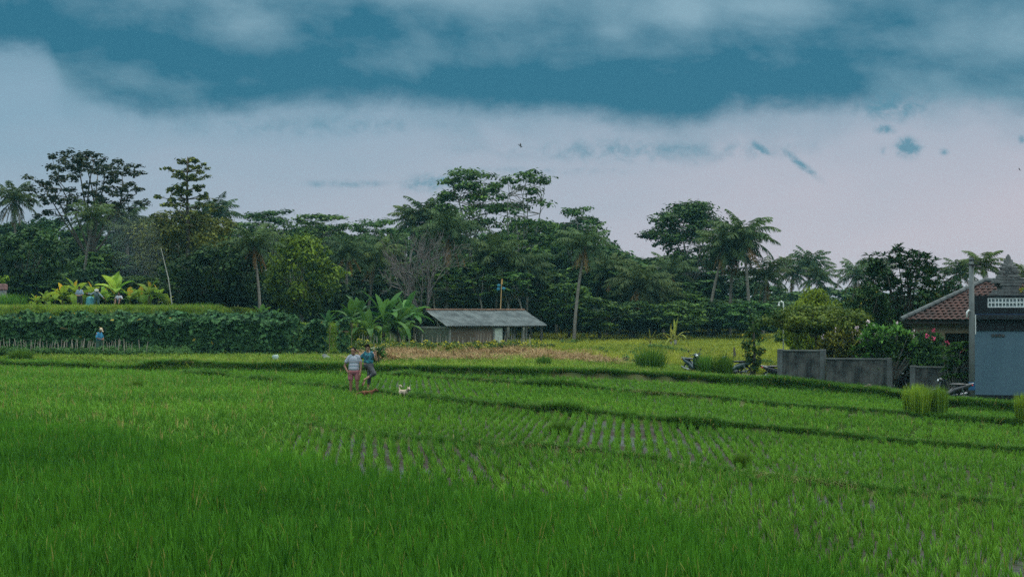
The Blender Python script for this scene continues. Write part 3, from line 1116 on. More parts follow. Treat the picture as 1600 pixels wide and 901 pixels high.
bark_grey = mat('bark_grey', (.20, .19, .165), .9, .35, 2.0, bump=.6, stretch=(1, 1, .3))
bark_dark = mat('bark_dark', (.085, .07, .055), .9, .4, 2.0, bump=.6, stretch=(1, 1, .3))
bark_palm = mat('bark_palm', (.17, .15, .125), .9, .35, 5.0, bump=.6, stretch=(.4, .4, 2.0))
bark_bare = mat('bark_bare', (.115, .098, .092), .9, .3, 3.0)
lm_dark = leafmat('leaf_dark_green', (.0035, .017, .010), (.046, .108, .028), trans=.18)
lm_mid = leafmat('leaf_mid_green', (.005, .026, .012), (.070, .155, .028), trans=.2)
lm_olive = leafmat('leaf_olive', (.014, .034, .010), (.15, .19, .038), trans=.2)
lm_bright = leafmat('leaf_bright', (.016, .055, .008), (.17, .28, .026), trans=.25)
lm_alb = leafmat('leaf_feathery', (.006, .028, .014), (.070, .155, .032), trans=.22)
lm_airy = leafmat('leaf_brownish', (.008, .018, .009), (.070, .085, .03), trans=.15)
lm_palm = leafmat('leaf_palm', (.007, .028, .015), (.105, .175, .06), trans=.18)
lm_palm_dead = leafmat('leaf_palm_dead', (.07, .05, .028), (.24, .17, .08), trans=.15)
lm_banana = leafmat('leaf_banana', (.014, .070, .020), (.115, .26, .055), trans=.3, rough=.4)
lm_banana_y = leafmat('leaf_banana_yellow', (.07, .19, .02), (.34, .47, .06), accent=(.5, .36, .04), acc_at=.955, trans=.45, rough=.4)
lm_mango = leafmat('leaf_mango', (.010, .040, .016), (.055, .12, .03), accent=(.20, .19, .03), acc_at=.88, trans=.18, rough=.4)
lm_yg = leafmat('leaf_yellow_green', (.016, .055, .010), (.12, .19, .03), trans=.25)

KIT = {}
SIZE = {}


def kit(key, parts):
    """parts: list of (name, MB, material)"""
    KIT[key] = [(n, b.mesh(n, m, True), m) for n, b, m in parts if b is not None]
    v = np.concatenate([np.concatenate(b.v) for n, b, m in parts if b is not None])
    lo, hi = np.percentile(v[:, :2], 1.5, axis=0), np.percentile(v[:, :2], 98.5, axis=0)
    SIZE[key] = (float((hi - lo).mean()) * 1.04, float(np.percentile(v[:, 2], 99.8)))
    return key


def put(key, name, label, cat, loc, sc=1.0, rz=0.0, group=None, remat=None):
    o = thing(name, label, cat, loc, rz, group, sc)
    for n, me, m in KIT[key]:
        c = use(n, me, o)
        if remat and n in remat:
            c.material_slots[0].link = 'OBJECT'
            c.material_slots[0].material = remat[n]
    return o


def tk_cr(key, pair, bark, leaf):
    kit(key, [('trunk', pair[0], bark), ('crown', pair[1], leaf)])


def height_of(px, top, Y):
    return PZ(top, Y) - gzf(PX(px, Y), Y)


def trees():
    # --- kinds
    for i in range(4):
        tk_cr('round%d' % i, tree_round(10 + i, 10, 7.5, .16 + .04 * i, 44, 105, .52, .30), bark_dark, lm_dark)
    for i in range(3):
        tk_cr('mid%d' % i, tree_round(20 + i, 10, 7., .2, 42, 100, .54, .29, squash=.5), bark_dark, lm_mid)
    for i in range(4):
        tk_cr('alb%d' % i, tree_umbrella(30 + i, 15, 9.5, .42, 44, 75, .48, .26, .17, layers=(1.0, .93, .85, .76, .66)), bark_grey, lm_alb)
    for i in range(5):
        a = palm(40 + i, 12, 3.4, 24 + i % 3, .03 + .03 * i, (5, 3, 4, 0, 6)[i])
        kit('palm%d' % i, [('trunk', a[0], bark_palm), ('fronds', a[1], lm_palm), ('dead_fronds', a[2], lm_palm_dead)])

    def big(px, top, Y, wpx, key, h0, w0, name, label, cat='tree', rz=0.0, remat=None, group=None):
        """place a kit tree so that it has this height and spread"""
        h = height_of(px, top, Y)
        w = wpx / F * Y
        w0, h0 = SIZE[key]
        return put(key, name, label, cat, at(px, Y), (w / w0, w / w0, h / h0), rz, group, remat)

    # --- individually recognisable trees, left to right
    big(45, 354, 119, 118, 'round0', 10, 7.6, 'broadleaf_tree', 'rounded dark green tree behind the stone shrine, where the terrace meets the picture edge', rz=.3)
    tk_cr('airy', tree_airy(61, 14.5, 9., 74, 38), bark_dark, lm_airy)
    big(138, 236, 136, 165, 'airy', 14.6, 8.6, 'open_crowned_tree', 'tallest tree of the left wood, thin brownish crown with branches showing against the sky')
    tk_cr('tier', tree_tier(62), bark_dark, lm_olive)
    big(293, 245, 122, 96, 'tier', 13.1, 5.4, 'tiered_tree', 'slim tree with flat tiers of branches rising like a pagoda above the left wood')
    tk_cr('olive', tree_round(63, 8, 8, .22, 46, 230, .33, .19, t0=.6), bark_dark, lm_olive)
    big(290, 328, 125, 150, 'olive', 8.1, 8, 'broadleaf_tree', 'olive green tree with a wide dome round the stem of the tiered tree', rz=1.0)
    tk_cr('shade', tree_round(64, 6, 7, .08, 44, 220, .33, .2, t0=.25), bark_dark, lm_dark)
    big(338, 385, 113, 140, 'shade', 6, 7, 'broadleaf_tree', 'very dark low tree at the right end of the grass terrace, below the olive dome')
    tk_cr('lime', tree_round(65, 7, 6.2, .10, 60, 95, .38, .22, squash=.6, t0=.48), bark_grey, lm_bright)
    big(472, 366, 117, 108, 'lime', 7, 6.4, 'broadleaf_tree', 'bright light green tree before the wood, right of the palm with dead fronds')
    # bare tree
    kit('bare', [('branches', tree_bare(66), bark_bare)])
    big(655, 360, 113.5, 122, 'bare', 6.0, 6.0, 'bare_tree', 'leafless pinkish grey tree with a spray of bare twigs behind the shed', rz=.5)
    # tall feathery trees
    tk_cr('tall_a', tree_umbrella(71, 17, 8.0, .5, 64, 85, .42, .24, .19, .0, .36, layers=(1.0, .95, .88, .8, .72, .62)), bark_grey, lm_alb)
    big(735, 263, 146, 112, 'tall_a', 17, 7.6, 'feathery_tree', 'tall feathery tree with a dense flat topped crown above the shed roof', rz=.2)
    tk_cr('tall_b', tree_umbrella(72, 16, 7.5, .36, 56, 50, .40, .23, .17, .06, .3, layers=(1.0, .94, .87, .8, .71, .62, .54)), bark_grey, lm_alb)
    big(802, 266, 136, 112, 'tall_b', 16, 7.6, 'feathery_tree', 'tall feathery tree with pale forked trunk and airy crown, right of the pinwheel pole', rz=-.25)
    big(904, 323, 150, 90, 'alb0', 15, 9, 'feathery_tree', 'feathery tree whose flat top shows just above the palm with the brown skirt', rz=2)
    tk_cr('tall_c', tree_umbrella(73, 13, 9.0, .4, 84, 95, .42, .24, .18, .0, .4, layers=(1.0, .95, .88, .8, .7, .6)), bark_grey, lm_alb)
    big(1078, 316, 152, 142, 'tall_c', 13, 8.6, 'feathery_tree', 'broad umbrella shaped feathery tree behind the tight group of tall palms', rz=.9)
    for px, top, Y, w, key, lb in (
            (420, 328, 150, 110, 'alb1', 'feathery tree with layered flat top, above the palm with dead fronds'),
            (500, 335, 155, 120, 'alb2', 'feathery tree with layered flat top, directly above and behind the light green tree'),
            (592, 342, 152, 105, 'alb3', 'feathery tree with ragged top in the gap between light green and leafless trees'),
            (690, 325, 165, 90, 'alb1', 'feathery tree crowded by palms, left of the dense flat topped tall one')):
        big(px, top, Y, w, key, 15, 9, 'feathery_tree', lb, rz=px * .7, group='feathery trees of the wood')
    # --- palms: px, crown centre y, Y, crown width px, kit, label
    pl = [(25, 318, 150, 78, 0, 'coconut palm rising clear of the wood at the left edge of the picture'),
          (128, 345, 128, 70, 3, 'coconut palm half hidden under the thin brownish crown of the tallest left tree'),
          (205, 352, 150, 80, 1, 'coconut palm sunk in the wood between the tallest left tree and the tiered tree'),
          (345, 345, 160, 80, 2, 'coconut palm peering over the shoulder of the olive dome'),
          (407, 388, 111, 84, 4, 'coconut palm with yellow dead fronds hanging down its trunk, left of the light green tree'),
          (636, 350, 160, 74, 3, 'coconut palm on the skyline above the leafless tree, left of its close twin'),
          (662, 342, 162, 74, 1, 'coconut palm on the skyline above the leafless tree, right of its close twin'),
          (575, 410, 128, 80, 2, 'coconut palm low in the wood behind the banana clump'),
          (697, 372, 128, 104, 0, 'dark coconut palm with a trunk brown from dead leaves, right beside the leafless tree'),
          (760, 415, 132, 100, 4, 'coconut palm drooping low in front of the dense tall tree, behind the shed roof'),
          (897, 388, 127, 84, 4, 'coconut palm with a brown skirt of dead fronds, standing alone at the meadow edge'),
          (985, 452, 135, 92, 2, 'short coconut palm with drooping fronds, left of two low ones at the meadow edge'),
          (1037, 466, 138, 80, 1, 'short coconut palm, right of two low ones at the meadow edge'),
          (1106, 388, 137, 84, 4, 'tall coconut palm at the left of the tight group of four'),
          (1140, 396, 139, 78, 0, 'tall coconut palm, second from the left in the tight group of four'),
          (1172, 378, 136, 96, 2, 'tallest coconut palm with wide fronds over the right end of the wood'),
          (1192, 436, 140, 80, 1, 'coconut palm hanging lower at the right of the tight group of four'),
          (1235, 430, 185, 62, 0, 'far coconut palm, first right of the tight group of palms, above the hooked lamp post'),
          (1264, 418, 180, 66, 2, 'far coconut palm, highest of those between the palm group and the big garden tree'),
          (1295, 440, 178, 60, 3, 'far coconut palm just left of the dark garden tree, low crown'),
          (1330, 432, 185, 62, 1, 'far coconut palm partly behind the left side of the garden tree'),
          (1362, 428, 190, 58, 3, 'far coconut palm peeping over the left shoulder of the garden tree'),
          (1505, 430, 150, 60, 1, 'far coconut palm directly left of the concrete pole'),
          (1546, 420, 110, 66, 3, 'coconut palm with upright fronds between the concrete pole and the stone finial'),
          (540, 398, 122, 76, 1, 'coconut palm between the light green tree and the banana clump'),
          (612, 392, 140, 70, 2, 'coconut palm showing its thin trunk left of the leafless tree'),
          (822, 425, 131, 70, 1, 'low coconut palm at the foot of the tall pale trunked tree'),
          (948, 428, 140, 78, 0, 'coconut palm at the meadow edge right of the lone palm with the brown skirt'),
          (1068, 432, 143, 74, 4, 'coconut palm with hanging dead fronds below the umbrella shaped feathery tree'),
          (232, 372, 128, 74, 2, 'coconut palm behind the right end of the pale banana row'),
          (1600, 440, 130, 66, 0, 'coconut palm behind the roof, at the right edge of the picture')]
    for i, (px, cy, Y, wpx, k, lb) in enumerate(pl):
        h = PZ(cy, Y) - gzf(PX(px, Y), Y)
        s = wpx / F * Y / 5.1
        put('palm%d' % k, 'coconut_palm', lb, 'palm tree', at(px, Y), (s, s, h / 12.0 if h > 7 else h / 12.0), i * 1.9, 'coconut palms of the wood')
    # frond crowns must not flatten with short trunks: keep the crown's own height
    for o in list(COL.objects):
        if o.name.startswith('coconut_palm'):
            sx, _, sz = o.scale
            for c in o.children:
                if c.name.startswith(('fronds', 'dead_fronds')):
                    kz = sx / sz
                    c.scale = (1, 1, kz)
                    c.location = (0, 0, 12.0 * (1 - kz))
    # --- the mass of the wood
    r = np.random.default_rng(77)
    sky_line = [(-200, 345), (0, 350), (60, 345), (110, 325), (170, 335), (240, 335), (330, 335), (380, 345), (440, 350), (520, 360), (600, 365), (700, 350),
                (760, 345), (850, 350), (920, 352), (960, 380), (1010, 388), (1060, 395), (1150, 405), (1200, 440), (1260, 448), (1330, 440), (1420, 440), (1520, 455), (1800, 450)]
    sx = [p[0] for p in sky_line]
    sy = [p[1] for p in sky_line]

    def where(px):
        if px < 60:
            return 'behind the left end of the terrace'
        if px < 240:
            return 'behind the pale banana plants'
        if px < 420:
            return 'around the tiered tree'
        if px < 560:
            return 'behind the light green tree'
        if px < 700:
            return 'behind the leafless tree'
        if px < 860:
            return 'behind the tin roofed shed'
        if px < 1020:
            return 'along the meadow edge right of the shed'
        if px < 1200:
            return 'under the tight group of tall palms'
        return 'far behind the garden wall and house'
    for row, (Y, dpx, dy, ws) in enumerate(((172, 46, 0, 105), (156, 52, 26, 112), (143, 58, 58, 112), (134, 66, 92, 100))):
        px = -160 + 13 * row
        while px < 1760:
            top = np.interp(px, sx, sy) + dy + r.uniform(-6, 26)
            top = min(top, 470)
            Yq = Y + r.uniform(-5, 5) + (25 if px > 1215 else 0) - (14 if px < 420 and row > 1 else 0)
            kk = r.random()
            if kk < .48:
                key, nm, ad, h0, w0 = 'round%d' % r.integers(4), 'broadleaf_tree', 'dark green bushy tree', 10, 7.5
            elif kk < .86:
                key, nm, ad, h0, w0 = 'mid%d' % r.integers(3), 'broadleaf_tree', 'mid green layered tree', 10, 7.0
            else:
                key, nm, ad, h0, w0 = 'alb%d' % r.integers(4), 'feathery_tree', 'feathery green tree', 15, 9.0
            big(px, top, Yq, ws * r.uniform(.8, 1.25), key, h0, w0, nm, ad + ' in the packed wood ' + where(px), rz=r.uniform(0, 6.28),
                group='%ss in the packed wood %s' % (ad, where(px)))
            px += dpx * r.uniform(.75, 1.25)
    # slender trees whose bare trunks show at the front of the wood
    for i in range(3):
        tk_cr('slim%d' % i, tree_umbrella(170 + i, 9, 3.6, .66, 20, 60, .42, .24, .085, .05 * (i - 1), .5, layers=(1.0, .94, .86, .78)), bark_grey, lm_mid)
    for px in list(np.arange(540, 690, 34)) + list(np.arange(720, 880, 18)) + list(np.arange(915, 1080, 18)):
        px = px + r.uniform(-8, 8)
        Y = r.uniform(127, 133) if px < 860 else r.uniform(140, 147)
        big(px, r.uniform(385, 440), Y, r.uniform(44, 78), 'slim%d' % r.integers(3), 9, 3.6, 'slender_tree', 'slender tree with a pale bare trunk ' + where(px).replace('along the meadow edge ', ''),
            rz=r.uniform(0, 6), group='slender trees at the front of the wood ' + where(px).replace('along the meadow edge ', ''))
    # undergrowth along the foot of the wood
    for i in range(4):
        kit('under%d' % i, [('stems', None, None), ('foliage', bush(90 + i, 4.2, 3.2, 18, 80, .46, .26, t0=.38)[1], lm_mid if i % 2 else lm_dark)])
    px = -60
    while px < 1500:
        left = px < 360
        Y = (124 if left else 126 + r.uniform(-3, 6)) if px < 560 else r.uniform(126, 140) if px < 700 else r.uniform(148, 158)
        if 1190 < px:
            Y = r.uniform(118, 150)
        s = r.uniform(.7, 1.35) * (Y / 140) * (.62 if px > 700 else 1)
        put('under%d' % r.integers(4), 'shrub', 'leafy shrub in the undergrowth ' + where(px), 'shrub', at(px, Y), (s, s, s * r.uniform(.8, 1.3)), r.uniform(0, 6), 'shrubs in the undergrowth ' + where(px))
        px += r.uniform(20, 40)


trees()


def bananas():
    for i in range(4):
        a = banana(110 + i, 1.15 + .12 * i, 9 + i % 2, 1.9, .8)
        kit('ban%d' % i, [('stem', a[0], mat('banana_stem', (.16, .15, .06), .7, .4, 4)), ('leaves', a[1], lm_banana_y)])
        b = banana(120 + i, 1.9 + .2 * i, 14, 2.35, .62)
        kit('bang%d' % i, [('stem', b[0], mat('banana_stem_dark', (.10, .085, .05), .8, .4, 4)), ('leaves', b[1], lm_banana)])
    g1, g2 = 'pale banana plants on the grass terrace', 'banana plants left of the shed'
    for px, Y, k, s, lb in ((72, 112, 0, .62, 'small pale banana plant at the left end of the row on the terrace'),
                            (98, 113, 1, .8, 'pale banana plant with arching leaves, second in the terrace row, left of the standing worker'),
                            (119, 112.5, 2, .95, 'pale banana plant with one upright leaf right behind the standing worker'),
                            (146, 114, 3, .8, 'pale banana plant behind the worker in the white hat'),
                            (180, 113, 0, 1.22, 'tallest pale banana plant, big upright leaf, above the seated worker'),
                            (203, 112, 1, .68, 'small banana plant right beside the seated worker'),
                            (233, 112, 2, .92, 'pale banana plant with a yellow leaf at the right end of the terrace row'),
                            (56, 113, 2, .5, 'smallest pale banana plant at the far left of the terrace row'),
                            (86, 114, 3, .6, 'low pale banana plant squeezed between the first two of the terrace row'),
                            (110, 114.5, 0, .62, 'low pale banana plant left of and behind the standing worker'),
                            (165, 114.5, 2, .72, 'pale banana plant filling the gap left of the tallest one'),
                            (219, 113.5, 3, .66, 'pale banana plant in the gap right of the seated worker'),
                            (262, 113, 0, .5, 'small pale banana plant just right of the leaning bamboo pole foot'),
                            (248, 114, 3, .72, 'pale banana plant just left of the leaning bamboo pole')):
        put('ban%d' % k, 'banana_plant', lb, 'banana plant', at(px, Y), s * .9, px * .8, g1)
    for px, Y, k, s, lb in ((410, 105, 0, .8, 'small bright banana plant above the bean rows, below the palm with dead fronds'),
                            (432, 106, 1, .62, 'smallest bright banana plant above the bean rows'),):
        put('ban%d' % k, 'banana_plant', lb, 'banana plant', at(px, Y), s * .8, px * .8, g2, {'leaves': lm_banana})
    for px, Y, k, s, lb in ((512, 112, 0, .5, 'low banana plant at the left of the clump by the shed'),
                            (548, 104, 1, .68, 'banana plant on the left flank of the big clump by the shed'),
                            (575, 102, 2, .78, 'banana plant in the middle of the big clump, right behind the women'),
                            (600, 104, 3, 1.05, 'tallest banana plant with upright leaves, in the middle of the clump by the shed'),
                            (622, 105, 0, .8, 'banana plant with hanging leaves between tall clump and shed gable'),
                            (648, 112, 1, .85, 'banana plant nearest the shed gable, partly behind it'),
                            (560, 107, 3, .72, 'banana plant at the back of the big clump, left of the tallest'),
                            (588, 101, 0, .55, 'short banana plant low in front of the big clump'),
                            (632, 108, 2, .92, 'banana plant at the back of the big clump, right of the tallest')):
        put('bang%d' % k, 'banana_plant', lb, 'banana plant', (PX(px, Y), Y, gzf(PX(px, Y), Y) - (.9 if PX(px, Y) < -9 else 0)), s * 1.15, px * .8, g2)


bananas()


# ------------------------------------------------------------------ garden plants by the house
def garden():
    r = np.random.default_rng(200)

    def rosettes(mb, tips, nl, L, W, t0, spread=.9):
        for c in tips:
            for i in range(nl):
                a, e = r.uniform(0, 6.28), r.uniform(-.2, 1.1)
                d = np.array([math.cos(a) * math.cos(e), math.sin(a) * math.cos(e), math.sin(e) * spread])
                n = np.cross(d, np.array([-math.sin(a), math.cos(a), 0]))
                s = np.cross(d, n)
                s /= np.linalg.norm(s) + 1e-9
                l = L * r.uniform(.7, 1.15)
                w = W * r.uniform(.8, 1.1) * .5
                p0 = c
                p1 = c + d * l * .5
                p2 = c + d * l - np.array([0, 0, .18 * l])
                mb.add([p0, p1 - s * w, p2, p1 + s * w], [(0, 1, 2, 3)], np.clip(t0 + r.normal(0, .18), 0, 1))
    # big dark garden tree
    tk, cr = tree_round(201, 6.4, 5.6, .06, 52, 1, .3, .15, .15)
    tk, cr = MB(), MB()
    fork = np.array([0, 0, 1.4])
    tk.tube([(0, 0, -.3), (.03, 0, .7), fork], [.2, .17, .14], 8)
    for i in range(230):
        zz = r.uniform(-.85, 1)
        a = r.uniform(0, 6.28)
        rr = math.sqrt(max(0, 1 - zz * zz)) * r.uniform(.72, 1.02)
        c = np.array([math.cos(a) * rr * 2.45, math.sin(a) * rr * 2.2, 3.3 + zz * 2.45 * r.uniform(.85, 1.05)])
        c[0] += .35 * math.sin(c[2] * 2.1)
        k = 3
        tips = c + r.normal(size=(k, 3)) * .22
        rosettes(cr, tips, 15, .34, .1, .4 + r.normal(0, .15))
        if i % 5 == 0:
            tk.tube(bent(fork, c, 5, r), np.linspace(.07, .015, 5), 5)
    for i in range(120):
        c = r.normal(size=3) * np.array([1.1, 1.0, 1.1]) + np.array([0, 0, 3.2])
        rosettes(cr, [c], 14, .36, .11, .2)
    kit('mango', [('trunk', tk, bark_dark), ('crown', cr, lm_mango)])
    Y = 79.
    put('mango', 'garden_tree', 'big dark glossy leaved tree with yellowish young leaves behind the garden wall', 'tree', at(1418, Y), (1.26, 1.1, height_of(1418, 387, Y) / SIZE['mango'][1]))
    put('mango', 'garden_tree', 'lower dark glossy tree filling the gap between pale green tree and the big dark one', 'tree', at(1352, 77), (.72, .62, height_of(1352, 446, 77) / SIZE['mango'][1]), 2.0)
    tk_cr('ygtree', tree_round(205, 4.4, 5.8, .66, 54, 150, .22, .13, .10, squash=.34, t0=.45), bark_dark, lm_yg)
    Y = 72.5
    put('ygtree', 'garden_tree', 'spreading yellow green tree with small orange flowers behind the left end of the garden wall', 'tree', at(1272, Y), (.88, .88, height_of(1272, 478, Y) / 4.4))
    tk_cr('limebush', tree_round(206, 4, 4, .2, 40, 190, .2, .12, .08, t0=.75), bark_dark, lm_bright)
    Y = 84.
    put('limebush', 'garden_tree', 'pale lime green tree rising behind the hooked lamp post', 'tree', at(1272, Y), (.86, .8, height_of(1272, 452, Y) / 4.0))
    put('limebush', 'garden_tree', 'small lime green tree just right of the hooked lamp post', 'tree', at(1250, 88), (.7, .6, height_of(1250, 470, 88) / 4.0), 1.3)
    # frangipani with pale flowers
    tk, cr, fl = MB(), MB(), MB()
    tips = []
    for i in range(46):
        a = r.uniform(0, 6.28)
        k = math.sqrt(r.random())
        c = np.array([math.cos(a) * k * 1.55, math.sin(a) * k * 1.1, 2.05 - .75 * k * k + r.uniform(-.35, .25)])
        tips.append(c)
        tk.tube(bent((0, 0, .3), c, 5, r, .04), np.linspace(.05, .025, 5), 5)
    tk.tube([(0, 0, -.2), (0, 0, .35)], [.09, .08], 7)
    rosettes(cr, tips, 30, .40, .13, .5)
    rosettes(cr, [t - np.array([0, 0, .3]) + r.normal(size=3) * .2 for t in tips], 20, .38, .12, .4)
    tips_f = [t + np.array([0, 0, .14]) + r.normal(size=3) * .06 for t in tips]
    for c in [t for t in tips_f if t[1] < .35][:11]:
        for j in range(7):
            p = c + r.normal(size=3) * .06
            leafquads(fl, np.tile(p, (4, 1)), r.normal(size=(4, 3)) + np.array([0, -1, .6]), .1, .07, r, np.full(4, .5))
    kit('frang', [('trunk', tk, bark_grey), ('crown', cr, leafmat('leaf_frangipani', (.018, .09, .020), (.15, .32, .06), trans=.25)), ('flowers', fl, mat('petal_pale_pink', (.78, .62, .66), .6, .1, 9))])
    Y = 67.8
    put('frang', 'frangipani_tree', 'frangipani with clusters of pale pink flowers leaning over the middle of the garden wall', 'flowering tree', at(1392, Y), (1.12, .9, 1.5))
    put('frang', 'frangipani_tree', 'frangipani with a forked bare lower trunk and few flowers, left of the flowery one', 'flowering tree', at(1316, 69), (.9, .8, 1.3), 2.4, None, {'crown': lm_olive})
    # creeper and glossy shrub over the right part of the wall
    st, lf = bush(210, 2.5, 2.6, 26, 150, .17, .10, t0=.38, lo=.52)
    tk2, fl2 = MB(), MB()
    for i in range(5):
        c = np.array([r.normal(0, .5), -.9, 1.9 + r.normal(0, .35)])
        leafquads(fl2, c + r.normal(size=(9, 3)) * .05, r.normal(size=(9, 3)) + np.array([0, -1, .4]), .09, .07, r, np.full(9, .5))
    kit('boug', [('stems', st, bark_dark), ('foliage', lf, lm_mid), ('flowers', fl2, mat('petal_magenta', (.62, .05, .16), .6, .1, 9))])
    put('boug', 'flowering_shrub', 'tangled shrub with a few magenta flowers hanging over the wall below the tiled roof', 'shrub', at(1458, 67.3), (1.0, .75, 1.28))
    tk3, cr3 = MB(), MB()
    tk3.tube([(.9, .2, -.2), (.8, .15, 1.0), (.3, 0, 1.8)], [.05, .04, .03], 6)
    for i in range(34):
        c = np.array([r.uniform(-1.5, 1.5), r.normal(0, .22), 0])
        c[2] = 1.95 + .4 * math.cos(c[0] * 1.1) + r.uniform(-.5, .45)
        clump_leaves(cr3, c, (.34, .28, .24), 60, .17, .10, r, up=.5, shell=.2, t0=.42 + r.normal(0, .15))
    kit('arch', [('trunk', tk3, bark_dark), ('foliage', cr3, lm_mid)])
    put('arch', 'arching_shrub', 'leafy shrub arching over the top of the gateway between the two wall pillars', 'shrub', at(1413, 67.3), (1.0, 1.0, 1.0))
    put('boug', 'flowering_shrub', 'dark leafy shrub added behind the gateway in place of its shade', 'shrub', at(1414, 70.2), (.95, .6, .9), 1.4, None, {'flowers': lm_dark, 'foliage': lm_dark})  # added shrub, its dark leaves stand in for the shade inside the gateway
    cr = MB()
    st = MB()
    tips = []
    for i in range(46):
        a = r.uniform(0, 6.28)
        c = np.array([math.cos(a) * r.uniform(.1, .62), -.1 + math.sin(a) * r.uniform(.1, .5), r.uniform(.9, 2.5)])
        tips.append(c)
        st.tube(bent((0, .1, 0), c, 4, r), np.linspace(.03, .012, 4), 4)
    rosettes(cr, tips, 20, .38, .085, .55, .6)
    kit('gloss', [('stems', st, bark_grey), ('foliage', cr, leafmat('leaf_gloss', (.010, .06, .022), (.10, .26, .06), trans=.2, rough=.35))])
    put('gloss', 'glossy_shrub', 'shrub of long glossy leaves hanging over the wall right beside the concrete pole', 'shrub', at(1494, 65.0), (1.15, .9, 1.06))
    # leafy column at the scooters
    st, cr = MB(), MB()
    st.tube([(0, 0, -.2), (.06, 0, 1.2), (-.02, 0, 2.7)], [.09, .07, .03], 7)
    for i in range(30):
        q = i / 29
        a = r.uniform(0, 6.28)
        k = (.28 + .30 * math.sin(q * 3.0 + .2)) * r.uniform(.4, 1.1)
        c = np.array([math.cos(a) * k + .12 * q, math.sin(a) * k, .55 + 2.3 * q])
        clump_leaves(cr, c, (.24, .24, .2), 60, .14, .085, r, up=.4, shell=.2, t0=.45 + r.normal(0, .15))
    kit('column', [('trunk', st, bark_dark), ('crown', cr, leafmat('leaf_column', (.014, .05, .015), (.075, .14, .03), accent=(.55, .42, .03), acc_at=.985, trans=.2))])
    put('column', 'slender_tree', 'slender leafy tree with a few yellow leaves, left of the garden wall between the scooters', 'tree', at(1177, 70.5), (1.05, 1.0, height_of(1177, 492, 70.5) / 3.0))
    # tall grass clumps, each a thing of its own
    gm = leafmat('reed_green', (.025, .09, .012), (.16, .33, .045), trans=.3)
    gy = leafmat('reed_yellow', (.05, .14, .012), (.27, .43, .055), trans=.3)
    for i in range(3):
        kit('reed%d' % i, [('blades', blades(560, 1.25, .032, .62, .75, r, base=.55), gm)])
        kit('reedy%d' % i, [('blades', blades(1300, 1.0, .034, .40, .6, r, base=.58), gy)])
    for px, Y, key, sx_, sz_, lb in ((1016, 71, 'reed0', 1.15, 1.0, 'tall clump of green reedy grass on the bank left of the first scooter'),
                                     (1103, 69.5, 'reed1', .68, .98, 'clump of tall green grass just right of the first scooter'),
                                     (1131, 69.2, 'reed2', .72, 1.05, 'clump of tall green grass hiding the front of the second scooter'),
                                     (1434, 51.8, 'reedy0', .80, 1.18, 'large square clump of yellow green grass in the paddy before the gateway'),
                                     (1468, 51.6, 'reedy1', .46, 1.22, 'narrow clump of yellow green grass touching the larger one before the gateway'),
                                     (1603, 51.0, 'reedy2', .6, 1.2, 'clump of yellow green grass cut by the right edge of the picture'),
                                     (850, 63.5, 'reed1', .5, .52, 'small green grass clump on the bank below the straw heap'),
                                     (33, 77, 'reed2', .9, .55, 'low dark green grass clump on the margin before the stakes at the left'),
                                     (214, 54.2, 'reed0', .34, .38, 'dark tuft of grass on the first bank at the left'),
                                     (1160, 29.0, 'reed1', .26, .28, 'dark tuft of grass on the first bank, right of the middle'),
                                     (875, 34.5, 'reed2', .4, .3, 'dark tuft of grass on the first bank, in the middle')):
        put(key, 'grass_clump', lb, 'grass clump', at(px, Y), (sx_, sx_, sz_), px, 'clumps of tall grass')
    # corn-like plants in the meadow
    c1 = banana(230, .7, 9, 1.5, .16)
    kit('corn', [('stem', c1[0], bark_grey), ('leaves', c1[1], leafmat('leaf_corn', (.14, .2, .03), (.36, .36, .09), trans=.35))])
    for px, Y, s, lb in ((1055, 112, 1.15, 'pale yellow green tall maize like plant at the far side of the meadow'),
                         (1016, 114, .72, 'smaller pale maize like plant left of the taller one in the meadow'),
                         (877, 128, .7, 'pale maize like plant near the foot of the lone palm'),
                         (1048, 113, .9, 'pale drooping maize like plant leaning against the tallest one')):
        put('corn', 'maize_plant', lb, 'maize plant', at(px, Y), s, px, 'maize like plants of the meadow')
    # mound grass at terrace ends
    kit('mound', [('blades', blades(700, .9, .045, 1.2, .8, r, base=1.5), gm)])
    put('mound', 'grass_mound', 'shaggy grass mound at the left end of the terrace below the shrine', 'grass clump', at(8, 109, .1), (1.0, 1.0, 1.5), 1)
    put('mound', 'grass_mound', 'shaggy grass mound at the right end of the terrace, right of the leaning pole', 'grass clump', at(318, 106, -.35), (.72, .8, 1.1), 2)


garden()


